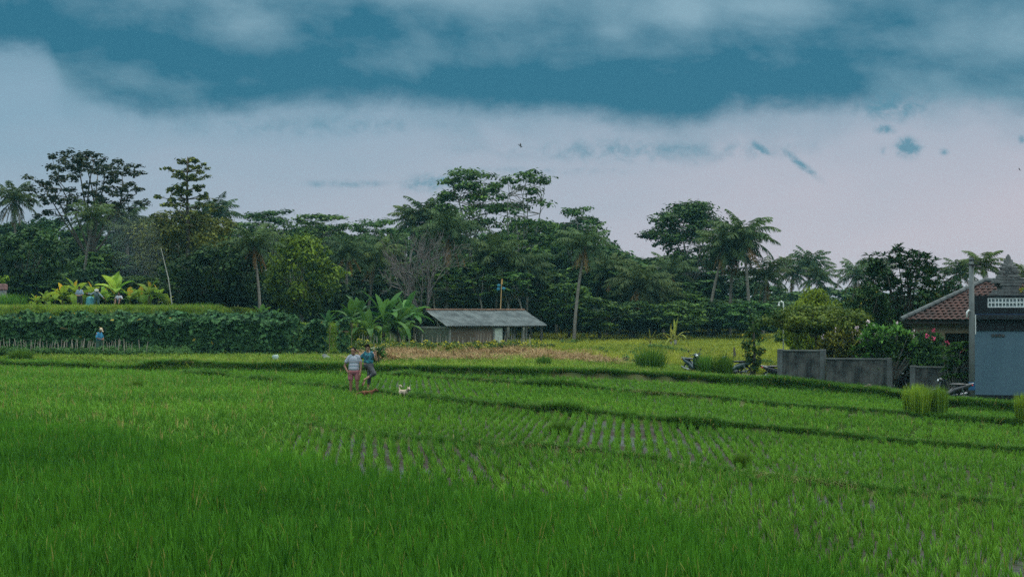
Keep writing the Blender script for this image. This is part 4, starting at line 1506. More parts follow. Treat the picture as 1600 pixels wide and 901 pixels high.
# ------------------------------------------------------------------ bean rows, crops and stakes
def crops():
    r = np.random.default_rng(300)
    lm_bean = leafmat('leaf_bean', (.005, .028, .014), (.085, .21, .075), accent=(.30, .25, .03), acc_at=.985, trans=.2, objvar=.08)
    bam = mat('bamboo', (.20, .14, .075), .7, .35, 4, stretch=(1, 1, .4))
    bamp = mat('bamboo_pale', (.27, .23, .18), .75, .3, 4, stretch=(1, 1, .4))

    def row(px0, px1, Y, top, label, dens=1.0):
        x0, x1 = (PX(px0, Y) if px0 > -100 else -36), PX(px1, Y)
        ln = x1 - x0
        zt = PZ(top, Y)
        g = gzf((x0 + x1) / 2, Y)
        h = zt - g
        t = thing('bean_row', label, 'bean row', (x0, Y, g), 0, 'trellised bean rows on the left')
        lf = MB()
        n = int(ln * 300 * dens)
        X = r.uniform(0, ln, n)
        u = r.random(n) ** .8
        bump = .13 * np.sin(X * 2.1 + Y) + .09 * np.sin(X * 5.3 + 2 * Y)
        hz_ = u * (h + bump)
        depth = (.30 + .17 * np.sin(X * 4.4 + 1 + .8 * np.sin(X * .7)) + .08 * np.sin(X * 9 + hz_ * 4)) * (1.15 - .3 * u)
        sg = np.where(r.random(n) < .75, -1, 1)
        yy = sg * depth * r.uniform(.35, 1.1, n)
        k = r.random(n) < .22
        yy[k] = r.uniform(-.4, .4, k.sum())
        hz_[k] = (h + bump[k]) * r.uniform(.93, 1.07, k.sum())
        pos = np.stack([X, yy, hz_], -1)
        nrm = np.stack([np.zeros(n), sg * 1.0, np.full(n, .55) + .8 * k], -1) + .6 * r.normal(size=(n, 3))
        col = .36 + .3 * (patchy(X * 2, hz_ * 2, 1.5, 5) - .5) + r.normal(0, .24, n)
        leafquads(lf, pos, nrm, .30, .22, r, np.clip(col, 0, 1))
        lf.build('vines', lm_bean, t)
        m = max(2, int(ln / 2.2))
        for i in range(m + 1):
            x = ln * i / m * .985 + .1
            q = MB().tube([(x, -.05, -.2), (x + .08, 0, h - .08)], .02, 5)
            q.build('pole', bam, t)
        q = MB()
        for i in range(m):
            if r.random() < .3:
                xa = ln * i / m
                za = h * r.uniform(.70, .80)
                q.tube([(xa, -.40, za), (xa + r.uniform(.4, .9), -.42, za + r.uniform(-.05, .05))], .02, 5)
        if q.n:
            q.build('crossbar', bam, t)
    row(-300, 464, 84.5, 502, 'front bean row, longest dense green trellis wall behind the man in the cap')
    row(-300, 468, 87.0, 499, 'second bean row from the front, its leafy top just over the front row')
    row(-300, 462, 89.6, 496, 'third bean row from the front, showing only as a leafy top edge')
    row(-300, 455, 92.2, 493.5, 'farthest bean row, leafy top edge nearest the grass terrace')
    row(470, 512, 86.5, 506, 'short bean row standing apart at the right end of the long rows')
    row(528, 546, 87.5, 503, 'narrow thin bean column, the last one on the right before the banana clump', .8)
    # low crop in front of the beans
    lb_ = leafmat('leaf_low_crop', (.02, .07, .02), (.09, .18, .04), trans=.2, inst=True, objvar=0)
    lc = protos('low_crop', lambda i: bush(310 + i, .75, .62, 7, 45, .11, .07)[1], 4, lb_)
    X, Y = grid_pts(-34, -16.0, 78.6, 83.4, .42, .75, .2)
    q = in_view(X, Y) & (X < -19.0 + (83 - Y) * .3)
    X, Y = X[q], Y[q]
    scatter('vegetable_crop', np.stack([X, Y, gz(X, Y)], -1), lc, 4, .6, 1.1, np.clip(r.normal(.35, .15, len(X)), 0, 1), 'low leafy vegetable plants among the stakes before the bean rows', 'vegetables')
    # mixed leafy weeds in the meadow
    X = r.uniform(-2, 30, 900)
    Y = 78 + 60 * r.random(900) ** 1.3
    q = in_view(X, Y, 3) & ~((X > 12) & (Y < 82)) & (X > 3 - 4 * ss(Y, 118, 125)) & (patchy(X, Y, .5, 61) > .5) & (r.random(900) < .35)
    X, Y = X[q], Y[q]
    scatter('meadow_weeds', np.stack([X, Y, gz(X, Y)], -1), lc, 4, .5, 1.15, np.clip(r.normal(.75, .2, len(X)), 0, 1), 'leafy green weeds standing in patches of the meadow', 'weeds')
    # yellow flowering crop under the shed
    lfm = leafmat('leaf_marigold', (.02, .06, .014), (.10, .15, .03), accent=(.46, .40, .03), acc_at=.94, trans=.2, inst=True, objvar=0)
    fc = protos('yellow_crop', lambda i: bush(320 + i, .85, .8, 8, 48, .12, .085, t0=.6)[1], 4, lfm)
    X, Y = grid_pts(-9.6, 3.2, 84.5, 97, .5, .85, .2)
    q = (X > PX(548, Y)) & (X < PX(858 - 60 * ss(Y, 92, 86), Y))
    X, Y = X[q], Y[q]
    scatter('flower_crop', np.stack([X, Y, gz(X, Y)], -1), fc, 4, .65, 1.15, np.clip(r.normal(.45, .18, len(X)), 0, 1), 'yellow flowering low crop planted in front of the shed', 'flower crop')
    # stakes, each one a thing
    st = [MB().tube([(0, 0, -.1), (r.normal(0, .02), 0, .7), (r.normal(0, .04), r.normal(0, .03), 1.3)], [.021, .019, .015], 5).mesh('bamboo_stake', bamp) for _ in range(4)]

    def stake(px, Y, h, label, group):
        o = bpy.data.objects.new('bamboo_stake', st[int(r.integers(4))])
        COL.objects.link(o)
        o.location = at(px, Y)
        o.rotation_euler = (r.normal(0, .05), r.normal(0, .05), r.uniform(0, 6))
        o.scale = (1, 1, h / 1.3)
        tag(o, label, 'stake', group)
    for i in range(46):
        px = 2 + 205 * (i + r.uniform(-.4, .4)) / 46
        stake(px, r.uniform(80.8, 83.2), r.uniform(.7, 1.05), 'thin pale bamboo stake in the far rank of stakes before the bean rows', 'bamboo stakes before the bean rows')
    for i in range(15):
        px = 66 + 165 * (i + r.uniform(-.35, .35)) / 14
        stake(px, r.uniform(78.6, 79.6), r.uniform(.85, 1.15), 'pale bamboo stake in the near rank at the edge of the rough margin', 'bamboo stakes at the margin edge')
    for i in range(52):
        px = 556 + 240 * (i + r.uniform(-.4, .4)) / 52
        stake(px, r.uniform(94, 98), r.uniform(.95, 1.45), 'thin bamboo stake among the yellow flowering crop below the shed', 'bamboo stakes in the flower crop')
    for i in range(8):
        px = 800 + 35 * (i + r.uniform(-.3, .3)) / 8
        stake(px, r.uniform(94, 97), r.uniform(1.1, 1.5), 'thin bamboo stake before the open bay of the shed', 'bamboo stakes before the open bay')


crops()


# ------------------------------------------------------------------ shed with a grey sheet roof
def shed():
    th = math.radians(33)
    C = at(703, 108)
    zb = gzf(C[0] + 3, 111) - .02
    Wd, Ln = 5.1, 8.35
    e1, e2, rz_ = 1.90 - zb, 2.12 - zb, 3.06 - zb
    vr = Wd * .55
    t = thing('shed', 'long low shed with a grey corrugated sheet roof and open right bay, before the wood', 'shed', (C[0], C[1], zb), th)
    grey = mat('sheet_roof', (.125, .142, .142), .85, .2, 1.3, col2=(.042, .052, .054), bump=.4, detail=9)
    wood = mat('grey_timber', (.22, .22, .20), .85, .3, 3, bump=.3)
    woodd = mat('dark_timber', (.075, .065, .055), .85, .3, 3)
    mat_w = mat('woven_wall', (.115, .085, .062), .9, .35, 9, stretch=(1, 1, 3))
    mat_g = mat('woven_wall_green', (.12, .135, .095), .9, .3, 8, stretch=(1, 1, 3))

    def slope(p0, p1, name, pitch=.177):
        """corrugated sheet from eave line (y,z)=p0 to ridge (y,z)=p1, along x"""
        n = int(Ln / pitch) * 4
        xs = np.linspace(-.55, Ln + .35, n)
        w = .026 * np.cos(2 * math.pi * xs / pitch)
        rows = []
        ks = np.linspace(0, 1, 8)
        for q, k in enumerate(ks):
            y, z = p0[0] + (p1[0] - p0[0]) * k, p0[1] + (p1[1] - p0[1]) * k
            rows.append(np.stack([xs, np.full(n, y), z + w + .02 * math.sin(q * 2.2) + .015 * np.sin(xs * .8 + q)], -1))
        for dz in (0, -.025):
            v = np.concatenate(rows) + np.array([0, 0, dz])
            i = np.arange(7)[:, None] * n
            j = np.arange(n - 1)[None]
            f = np.stack([i + j, i + j + 1, i + n + j + 1, i + n + j], -1).reshape(-1, 4)
            mb.add(v, f if dz == 0 else f[:, ::-1])
    mb = MB()
    slope((-.35, e1 - .02), (vr, rz_), 'front')
    mb.build('roof_sheet', grey, t)
    mb = MB()
    slope((Wd + .3, e2 - .02), (vr, rz_), 'back')
    mb.build('roof_sheet', grey, t)
    q = MB()
    for i in range(26):
        x = -.5 + (Ln + .8) * i / 26
        q.tube([(x, vr, rz_ + .06), (x + .37, vr, rz_ + .045)], [.085, .075], 8)
    q.build('ridge_cap', mat('ridge_tile', (.15, .085, .055), .85, .4, 3), t)
    # overlapping darker strip along the eave
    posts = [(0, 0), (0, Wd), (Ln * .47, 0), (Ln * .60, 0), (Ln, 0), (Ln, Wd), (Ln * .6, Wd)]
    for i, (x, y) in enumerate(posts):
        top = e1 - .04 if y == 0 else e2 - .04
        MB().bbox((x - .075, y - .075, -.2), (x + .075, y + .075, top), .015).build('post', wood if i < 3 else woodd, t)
    # gable truss
    q = MB()
    q.box((-.06, -.1, e1 - .22), (.06, Wd + .1, e1 - .08))
    q.tube([(-.45, -.3, e1 - .05), (-.45, vr, rz_ - .06)], .05, 4)
    q.tube([(-.45, Wd + .3, e2 - .06), (-.45, vr, rz_ - .06)], .05, 4)
    q.tube([(0, vr - 1.35, e1 - .1), (0, vr, rz_ - .35)], .04, 4)
    q.tube([(0, .2, e1 - .1), (0, vr - .3, rz_ - .3)], .05, 4)
    q.tube([(0, Wd - .1, e1 - .1), (0, vr + .1, rz_ - .25)], .05, 4)
    q.tube([(0, vr - .9, e1 - .1), (0, vr - .9, rz_ - .5)], .05, 4)
    q.build('gable_truss', mat('grey_timber_light', (.27, .28, .25), .8, .25, 3), t)
    MB().box((-.02, .08, -.1), (.03, Wd - .08, e1 - .22)).build('gable_wall', mat_g, t)
    MB().box((.08, -.02, -.1), (Ln * .26, .03, e1 - .1)).build('front_wall', mat_w, t)
    MB().box((Ln * .26, .02, -.1), (Ln * .47 - .08, .06, e1 - .1)).build('front_wall', mat('woven_wall_pink', (.16, .115, .09), .9, .3, 8, stretch=(1, 1, 3)), t)
    MB().box((Ln * .47 + .08, -.05, .0), (Ln * .47 + .78, -.01, e1 - .2)).build('door', mat('pale_door', (.5, .53, .47), .7, .15, 3), t)
    MB().box((.08, Wd - .05, -.1), (Ln * .6, Wd, e2 - .1)).build('back_wall', mat_w, t)
    MB().box((Ln * .6 - .03, .1, -.1), (Ln * .6 + .02, Wd - .1, e1 - .1)).build('partition', mat_w, t)
    q = MB()
    for x, l in ((Ln * .68, .1), (Ln * .735, -.08), (Ln * .80, .12), (Ln * .86, -.1)):
        q = MB().tube([(x, .3, -.1), (x + l, .3, e1 - .05)], .045, 5)
        q.build('prop', wood, t)
    q = MB()
    q.box((Ln * .62, 1.0, .55), (Ln * .84, 2.2, .62))
    for x in (Ln * .63, Ln * .83):
        for y in (1.05, 2.15):
            q.box((x - .04, y - .04, -.1), (x + .04, y + .04, .55))
    q.tube([(Ln * .62, .6, .95), (Ln * .86, .6, .9)], .04, 5)
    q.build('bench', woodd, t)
    MB().tube([(-.3, -.25, e1 - .09), (Ln + .3, -.25, e1 - .09)], .045, 5).build('eave_beam', woodd, t)
    # bamboo pole with a blue pinwheel
    p = at(780, 118)
    h0 = PZ(436, 118) - p[2]
    t = thing('pinwheel_pole', 'upright bamboo pole with a small blue pinwheel near its tip, above the shed roof', 'pole', p)
    MB().tube([(0, 0, -.2), (.12, 0, h0 * .6), (.22, 0, h0)], [.055, .05, .04], 6).build('pole', mat('bamboo_tan', (.42, .27, .12), .6, .3, 3, stretch=(1, 1, .5)), t)
    MB().tube([(.21, 0, h0 - .42), (.25, 0, h0 + .02)], [.075, .06], 6).build('tip', mat('bamboo_tip', (.6, .34, .12), .6, .2, 3), t)
    for i, (dx, dz) in enumerate(((-.2, .1), (-.24, -.2), (.2, -.16))):
        q = MB()
        q.ell((.17 + dx, -.08, h0 - .62 + dz), (.15, .03, .13), 10, 6)
        q.build('blade', mat('blue_plastic', (.03, .19, .28), .5, .1, 3), t, True)
    # leaning bamboo pole on the terrace
    p = at(271, 107)
    h0 = PZ(386, 107) - p[2]
    o = MB().tube([(0, 0, -.3), (-.38, 0, h0 * .5), (-.98, .1, h0)], [.045, .036, .016], 6).build('bamboo_pole', mat('bamboo_grey', (.38, .36, .32), .7, .2, 3, stretch=(1, 1, .4)), None, loc=p)
    tag(o, 'long thin pale bamboo pole leaning left on the terrace behind the bean rows', 'pole')
    # stone shrine on the mound, at the left edge
    p = at(3, 111)
    t = thing('stone_shrine', 'small pinkish grey stone shrine overgrown with green, at the left end of the terrace', 'shrine', p)
    z0 = PZ(462, 111) - p[2]
    MB().bbox((-.42, -.35, -.3), (.42, .35, z0), .03).bbox((-.3, -.25, z0), (.3, .25, z0 + .42), .03).build('base', mat('shrine_stone', (.23, .22, .23), .9, .4, 5, bump=.5), t)
    MB().bbox((-.36, -.3, z0 + .42), (.36, .3, z0 + .92), .06).build('niche', mat('shrine_brick', (.27, .14, .14), .9, .4, 6, bump=.5), t)
    st_, lf_ = bush(330, 1.0, 1.0, 8, 60, .14, .09, t0=.8)
    lf_.build('growth', lm_bright, t, loc=(.1, 0, z0 + .8))


shed()


# ------------------------------------------------------------------ garden walls, house, outbuilding, poles
def blotchy(name, col, col2, scale, streak=True, bump=.4):
    m, N, out = newmat(name)
    b = N.n('ShaderNodeBsdfPrincipled')
    tc = N.n('ShaderNodeTexCoord')
    v = tc.outputs['Object']
    n1 = N.noise(v, scale, 6, .65)
    n2 = N.noise(N.vmul(v, (2.2, 2.2, .25)), scale * 1.3, 4, .6)
    f = N.sstep(N.m('ADD', N.m('MULTIPLY', n1, .6), N.m('MULTIPLY', n2, .4 if streak else .1)), .38, .62)
    n3 = N.noise(v, 14, 4, .6)
    c = N.mix(f, col, col2)
    c = N.mix(N.m('MULTIPLY', N.sstep(n3, .55, .75), .35), c, tuple(k * .6 for k in col2))
    N.link(c, b.inputs['Base Color'])
    b.inputs['Roughness'].default_value = .9
    b.inputs['Specular IOR Level'].default_value = .2
    bp = N.n('ShaderNodeBump')
    bp.inputs['Strength'].default_value = bump
    bp.inputs['Distance'].default_value = .02
    N.link(n3, bp.inputs['Height'])
    N.link(bp.outputs[0], b.inputs['Normal'])
    N.link(b.outputs[0], out.inputs[0])
    return m


def walls():
    conc = blotchy('stained_render', (.105, .104, .097), (.022, .025, .026), 1.3)
    pil = blotchy('pillar_concrete', (.12, .127, .125), (.07, .076, .075), 1.6)
    gA = 'garden wall sections'

    def seg(px0, px1, Y0, Y1, top, label, pillars):
        x0, x1 = PX(px0, Y0), PX(px1, Y1)
        L = math.hypot(x1 - x0, Y1 - Y0)
        a = math.atan2(Y1 - Y0, x1 - x0)
        zt = PZ(top, (Y0 + Y1) / 2)
        t = thing('garden_wall', label, 'wall', (x0, Y0, zt), a, gA)
        MB().box((0, -.07, -2.6), (L, .07, -.06)).build('panel', conc, t)
        MB().bbox((-.02, -.11, -.06), (L + .02, .11, .02), .015).build('coping', pil, t)
        MB().box((0, -.1, -2.6), (L, -.072, -1.28)).build('footing', conc, t)
        for u in pillars:
            MB().bbox((u * L - .13, -.14, -2.6), (u * L + .13, .14, .05), .02).build('pillar', pil, t)
    seg(1218, 1287, 68.2, 67.4, 547, 'left garden wall section, tallest grey render panel between two plain pillars', (0.02, .98))
    seg(1291, 1391, 67.2, 66.8, 560, 'middle garden wall section, stained and lower, ending at the gateway', (.985,))
    seg(1425, 1513, 66.3, 65.2, 573, 'right garden wall section under the shrubs, between gateway and concrete pole', (.02,))
    # gateway threshold
    p = at(1407, 66.2)
    tag(MB().bbox((-.75, -.5, -.3), (.75, .3, .07), .03).build('doorstep', mat('pale_slab', (.32, .29, .27), .9, .2, 3), None, loc=p), 'pale concrete doorstep on the ground in the gateway', 'step')
    # rubble lump beside the gate pillar
    q = MB()
    q.ell((0, 0, .1), (.22, .2, .2), 7, 5, rotz(.5))
    q.ell((.16, .02, .22), (.14, .12, .15), 6, 5)
    tag(q.build('stone', mat('pink_stone', (.12, .085, .075), .9, .3, 6), None, loc=at(1353, 66.0)), 'pinkish lump of stone at the foot of the wall left of the gateway', 'stone')

    # ---- house with tiled hip roof
    tile = mat('roof_tile', (.068, .030, .024), .9, .45, 2.2, col2=(.032, .019, .017), detail=8)
    capm = mat('ridge_mortar', (.09, .10, .10), .85, .3, 3)
    Y0, Y1 = 68.5, 75.3
    ex0, ex1 = PX(1413, Y0), 44.0
    ez = PZ(500, Y0)
    Yr = 71.9
    rzz = PZ(441, Yr)
    g = -.95
    t = thing('house', 'low house with a brown tiled hip roof and cream beam, behind the garden wall', 'house', (ex0, Y0, g), math.radians(-17.5))

    def tiles(name, A, B, C, D):
        """rows of half-round tiles on the quad A-B (eave) to C-D (ridge ends above A and B)"""
        A, B, C, D = [np.asarray(p, float) for p in (A, B, C, D)]
        mb = MB()
        H = np.linalg.norm((C + D) / 2 - (A + B) / 2)
        nr = int(H / .27)
        nrm = np.cross(B - A, C - A)
        nrm /= np.linalg.norm(nrm)
        if nrm[2] < 0:
            nrm = -nrm
        ax = (B - A) / np.linalg.norm(B - A)
        L0 = np.linalg.norm(B - A)
        sA, sB = (C - A) @ ax, (D - A) @ ax
        upv = (C - A) - ax * sA
        rr = np.random.default_rng(9)
        for k in range(nr):
            q0, q1 = k / nr, (k + 1.12) / nr
            a0, b0 = sA * q0, L0 + (sB - L0) * q0
            n = max(2, int((b0 - a0) / .055))
            xs = np.arange(math.ceil(a0 / .055), math.floor(b0 / .055) + 1) * .055
            if len(xs) < 2:
                continue
            prof = .06 * np.abs(np.sin((xs / .27 + .27 * k) * math.pi)) + rr.normal(0, .004, len(xs))
            lo = A + ax * xs[:, None] + upv * q0 + nrm * (prof + .04)[:, None]
            hi = A + ax * xs[:, None] + upv * min(q1, 1.0) + nrm * (prof * .9 - .005)[:, None]
            lo2 = lo - nrm * .03
            n = len(xs)
            i = np.arange(n - 1)
            mb.add(np.concatenate([lo2, lo, hi]), np.concatenate([np.stack([i, i + 1, n + i + 1, n + i], -1), np.stack([n + i, n + i + 1, 2 * n + i + 1, 2 * n + i], -1)]))
        return mb
    W_ = Y1 - Y0
    rX, rY, rZ = 3.7, Yr - Y0, PZ(441, 70.6) - g
    eZ = ez - g
    eR = 19.0
    tiles('roof', (0, 0, eZ), (eR, 0, eZ), (rX, rY, rZ), (eR - rX, rY, rZ)).build('roof', tile, t)
    tiles('roof', (0, W_, eZ), (0, 0, eZ), (rX, rY, rZ), (rX + .001, rY, rZ)).build('roof', tile, t)
    tiles('roof', (eR, W_, eZ), (0, W_, eZ), (eR - rX, rY, rZ), (rX, rY, rZ)).build('roof', tile, t)
    for p0, p1 in (((-.15, -.12, eZ + .05), (rX, rY, rZ + .1)), ((-.1, W_, eZ + .08), (rX, rY, rZ + .1)), ((rX, rY, rZ + .1), (eR - rX, rY, rZ + .1))):
        p0, p1 = np.array(p0), np.array(p1)
        L = np.linalg.norm(p1 - p0)
        n = int(L / .4)
        q = MB()
        for i in range(n):
            q.tube([p0 + (p1 - p0) * i / n, p0 + (p1 - p0) * (i + 1.1) / n], [.125, .112], 8)
        q.build('ridge_cap', capm, t)
    cream = mat('cream_paint', (.22, .17, .10), .8, .15, 2)
    MB().box((.05, .1, eZ - .16), (eR, .14, eZ + .02)).build('fascia', mat('dark_fascia', (.04, .035, .03), .7, .2, 3), t)
    MB().box((.35, .45, eZ - .62), (eR - .4, .65, eZ - .14)).build('beam', cream, t)
    for x in (1.75, 3.35, 6.2):
        MB().bbox((x - .14, .42, -.2), (x + .14, .70, eZ - .62), .02).build('column', cream, t)
    MB().box((.6, 2.9, -.2), (eR - .6, 3.05, eZ - .1)).build('wall', mat('shaded_wall', (.18, .15, .11), .9, .2, 2), t)
    MB().box((.6, 3.05, -.2), (.75, W_ - .6, eZ - .1)).build('wall', mat('shaded_wall', (.18, .15, .11), .9, .2, 2), t)
    MB().box((.3, .35, -.4), (eR - .3, 2.9, .12)).build('porch_floor', pil, t)
    f = MB().box((2.2, 2.86, .12), (3.0, 2.895, 2.1)).build('door', mat('dark_door', (.05, .03, .02), .6, .2, 3), t)

    # ---- flat roofed outbuilding
    Yf = 63.4
    bx = PX(1518.5, Yf)
    bz = -1.15
    t = thing('outbuilding', 'flat roofed grey outbuilding with a dark parapet and white vent blocks, right of the pole', 'building', (bx, Yf, bz), math.radians(-17.5))
    sn, cs_ = math.sin(math.radians(17.5)), math.cos(math.radians(17.5))
    ufor = lambda px: ((px - 800) / F * Yf - bx) / (cs_ + sn * (px - 800) / F)
    zz = lambda py: PZ(py, Yf) - bz
    Wb, Db = 12.0, 3.9
    grey = blotchy('grey_paint', (.094, .155, .20), (.078, .135, .178), .6, bump=.2)
    dark = blotchy('black_render', (.018, .022, .027), (.012, .015, .018), 1.5)
    MB().box((0, 0, zz(616)), (Wb, Db, zz(516))).build('wall', grey, t)
    MB().box((-.03, -.04, -.6), (Wb, Db + .03, zz(616))).build('plinth', dark, t)
    MB().box((-.04, -.05, zz(516)), (Wb, Db + .02, zz(499))).build('beam', dark, t)
    MB().bbox((-.1, -.22, zz(499)), (Wb, Db + .02, zz(492)), .02).build('ledge', blotchy('ledge_render', (.030, .036, .042), (.02, .024, .028), 1.5), t)
    MB().box((-.02, -.02, zz(492)), (Wb, .14, zz(480.3))).build('parapet', dark, t)
    MB().box((-.02, -.02, zz(465.2)), (Wb, .14, zz(461.5))).build('parapet', dark, t)
    vb0 = ufor(1543)
    MB().box((-.02, -.021, zz(480.3)), (vb0, .141, zz(465.2))).build('parapet', dark, t)
    tag(MB().box((.1, -.034, zz(491.2)), (Wb, -.022, zz(490.2))).build('blue_line', mat('blue_paint', (.02, .05, .12), .6, .2, 3), t), None, None)
    # vent blocks: white blocks, each with small pierced openings
    q = MB()
    nb = int((Wb - vb0) / .37)
    white = mat('white_block', (.62, .66, .66), .8, .12, 4)
    bw = .30
    z0, z1 = zz(480.3), zz(465.2)
    for i in range(26):
        x0 = vb0 + i * bw
        if x0 + bw > Wb:
            break
        q.box((x0, 0, z0), (x0 + .05, .1, z1))
        q.box((x0 + .05, 0, z0), (x0 + bw, .1, z0 + .05))
        q.box((x0 + .05, 0, z1 - .05), (x0 + bw, .1, z1))
        q.box((x0 + .05, .001, (z0 + z1) / 2 - .025), (x0 + bw, .1, (z0 + z1) / 2 + .025))
        q.box((x0 + .145, .002, z0 + .05), (x0 + .185, .1, z1 - .05))
    q.build('vent_blocks', white, t)
    MB().box((vb0, .1, z0), (Wb, .13, z1)).build('vent_backing', mat('vent_backing', (.30, .36, .38), .8, .2, 4), t)
    # four small vent openings
    fx = ufor(1549)
    for i in range(4):
        x0 = fx + i * .145
        f = MB()
        f.box((x0, -.03, zz(525.8)), (x0 + .118, -.004, zz(521.5)))
        o = f.build('vent', mat('vent_dark', (.045, .042, .04), .9, .3, 5), t)
        MB().box((x0 + .05, -.042, zz(525.4)), (x0 + .068, -.032, zz(521.9))).build('bar', mat('vent_bar', (.12, .12, .115), .9, .3, 5), o)
    MB().box((0, .15, zz(478)), (Wb, Db, zz(476))).build('roof_slab', dark, t)

    # ---- stone finials on the parapet
    stone = blotchy('carved_stone', (.15, .155, .15), (.09, .092, .092), 3.0, bump=.8)

    def finial(px, label, curl):
        Yq = Yf + .45
        zb = PZ(461.5, Yf) - .01
        t = thing('stone_finial', label, 'finial', (PX(px, Yq), Yq, zb), 0, 'carved stone finials on the parapet')
        s = Yq / F
        q = MB()
        for hw, a, b in ((25, 0, 4.5), (21, 4.5, 9), (13, 9, 15), (17, 15, 19), (22, 19, 24), (19, 24, 28), (15, 28, 32)):
            q.bbox((-hw * s, -min(hw, 14) * s, a * s), (hw * s, min(hw, 14) * s, b * s), .02)
        q.build('plinth', stone, t)
        q = MB()
        # flame shaped crown: scalloped outline with thickness
        prof = [(14, 32), (16, 38), (12, 40), (14.5, 45), (10, 46), (11, 50), (6.5, 51), (6.5, 56), (3.5, 57), (3, 61), (0, 65)]
        pr = [(x, z) for x, z in prof]
        left = [(-x * .88, z) for x, z in prof[:-1]][::-1]
        out = pr + left
        n = len(out)
        th = 6 * s
        fr = [(x * s, -th * (1 - .6 * (z - 32) / 33), z * s) for x, z in out]
        bk = [(x * s, th * (1 - .6 * (z - 32) / 33), z * s) for x, z in out]
        cf, cb = (0, -th * 1.5, 44 * s), (0, th * 1.5, 44 * s)
        v = fr + bk + [cf, cb]
        f = []
        for i in range(n):
            j = (i + 1) % n
            f += [(i, j, 2 * n)[::-1], (n + i, n + j, 2 * n + 1), (i, n + i, n + j, j)]
        q.add(v, f)
        for i in range(5):
            q.ell(((-8 + 4 * i) * s, -th * 1.1, (36 + 3 * (i % 2)) * s), (2.4 * s, 2 * s, 2.6 * s), 7, 5)
        q.ell((0, -th * 1.3, 45 * s), (3.5 * s, 2.5 * s, 4.5 * s), 8, 6)
        q.build('crown', stone, t)
        for sg in curl:
            pts = [(sg * (14 + 9 * u) * s, 0, (20 + 2 * math.sin(u * 3) + 6 * u * u + (4 * (u - .8) if u > .8 else 0)) * s) for u in np.linspace(0, 1, 7)]
            MB().tube(pts, np.linspace(3, .8, 7) * s, 5).build('side_curl', stone, t)
        return t
    finial(1575, 'tall carved stone finial with a flame shaped crown, standing clear on the parapet', (-1, 1))
    t = finial(1622, 'second carved stone finial, only its curled side ornament in view at the right edge', (1,))
    s = Yf / F
    pts = [(-(12 + 8 * u) * s, 0, (36 + 3 * math.sin(u * 4)) * s + (3.5 * s * max(0, u - .55) / .45)) for u in np.linspace(0, 1, 8)]
    pts += [(pts[-1][0] - 2 * s, 0, pts[-1][2] + 2.5 * s), (pts[-1][0] + .5 * s, 0, pts[-1][2] + 4.5 * s), (pts[-1][0] + 3 * s, 0, pts[-1][2] + 3.5 * s)]
    MB().tube(pts, np.linspace(5.5, 1.1, len(pts)) * s, 6).build('side_curl', stone, t)
    st_, lf_ = bush(340, .6, .5, 5, 40, .1, .06, t0=.9)
    t = thing('potted_shrub', 'small bright yellow green shrub growing on the parapet right of the tall finial', 'shrub', (PX(1593, Yf + .3), Yf + .3, PZ(462, Yf)))
    st_.build('stems', bark_dark, t)
    lf_.build('foliage', lm_banana_y, t)

    # ---- concrete pole with cables and a lamp
    Yp = 62.2
    p = at(1518.5, Yp)
    hp = PZ(402, Yp) - p[2]
    t = thing('utility_pole', 'tall grey concrete pole with a blue mark at the corner of the outbuilding', 'utility pole', p)
    MB().tube([(0, 0, -.4), (0, 0, hp * .5), (-.02, 0, hp)], [.135, .12, .10], 10).build('pole', blotchy('pole_concrete', (.17, .185, .18), (.11, .12, .12), 1.4), t, True)
    MB().tube([(-.003, 0, hp - .01), (-.003, 0, hp + .02)], [.115, .115], 10).build('cap', mat('pole_cap', (.16, .12, .10), .9, .3, 3), t)
    zb = PZ(609, Yp) - p[2]
    MB().tube([(0, 0, zb), (0, 0, zb + .36)], [.1385, .1365], 10, caps=False).build('blue_mark', mat('blue_mark', (.02, .085, .19), .7, .25, 6), t, True)
    q = MB()
    for z in (.12, .32):
        q.tube([(-.01, 0, hp - z - .03), (-.01, 0, hp - z + .03)], [.125, .125], 10)
    q.box((-.05, -.2, hp - .38), (.3, -.12, hp - .32))
    q.build('bracket', mat('black_metal', (.02, .02, .02), .5, .2, 4), t)
    zl = PZ(495, Yp) - p[2]
    q = MB().tube([(-.1, -.05, zl + .25), (-.16, -.1, zl + .30), (-.24, -.1, zl + .22), (-.25, -.1, zl - .02)], [.035, .04, .05, .045], 7)
    q.build('lamp', mat('white_enamel', (.7, .7, .68), .4, .1, 3), t, True)
    MB().tube([(.135, -.06, zl + .1), (.14, -.06, zl - .75)], .025, 6).build('conduit', mat('white_pipe', (.6, .62, .6), .5, .1, 3), t)
    # cables run on to a farther pole out of view
    for i, (x1, y1, z1, za, sag) in enumerate(((24, 56, PZ(446, 56), .1, .25), (24, 56.3, PZ(452, 56) + .2, .32, .35), (1.5, 74, 5.4, .2, .3))):
        pa = np.array([p[0], p[1], p[2] + hp - za])
        pb = np.array([x1, y1, z1]) if i < 2 else np.array([PX(1330, 92), 92, PZ(470, 92)])
        tt = np.linspace(0, 1, 18)[:, None]
        pts = pa * (1 - tt) + pb * tt
        pts[:, 2] -= 4 * sag * (tt * (1 - tt))[:, 0]
        o = MB().tube(pts, .02 if i < 2 else .012, 5).build('power_cable', mat('cable_black', (.015, .015, .015), .6, .2, 4))
        tag(o, ('upper dark cable running from the pole top to the right', 'lower dark cable running from the pole bracket to the right',
                'thin dark cable running from the pole down behind the garden tree')[i], 'cable', 'power cables')
    # hooked lamp post behind the lime tree
    Yl = 86.
    p = at(1224, Yl)
    hp = PZ(472, Yl) - p[2]
    t = thing('hooked_lamp_post', 'thin white lamp post with a hooked top by the lime green trees', 'lamp post', p)
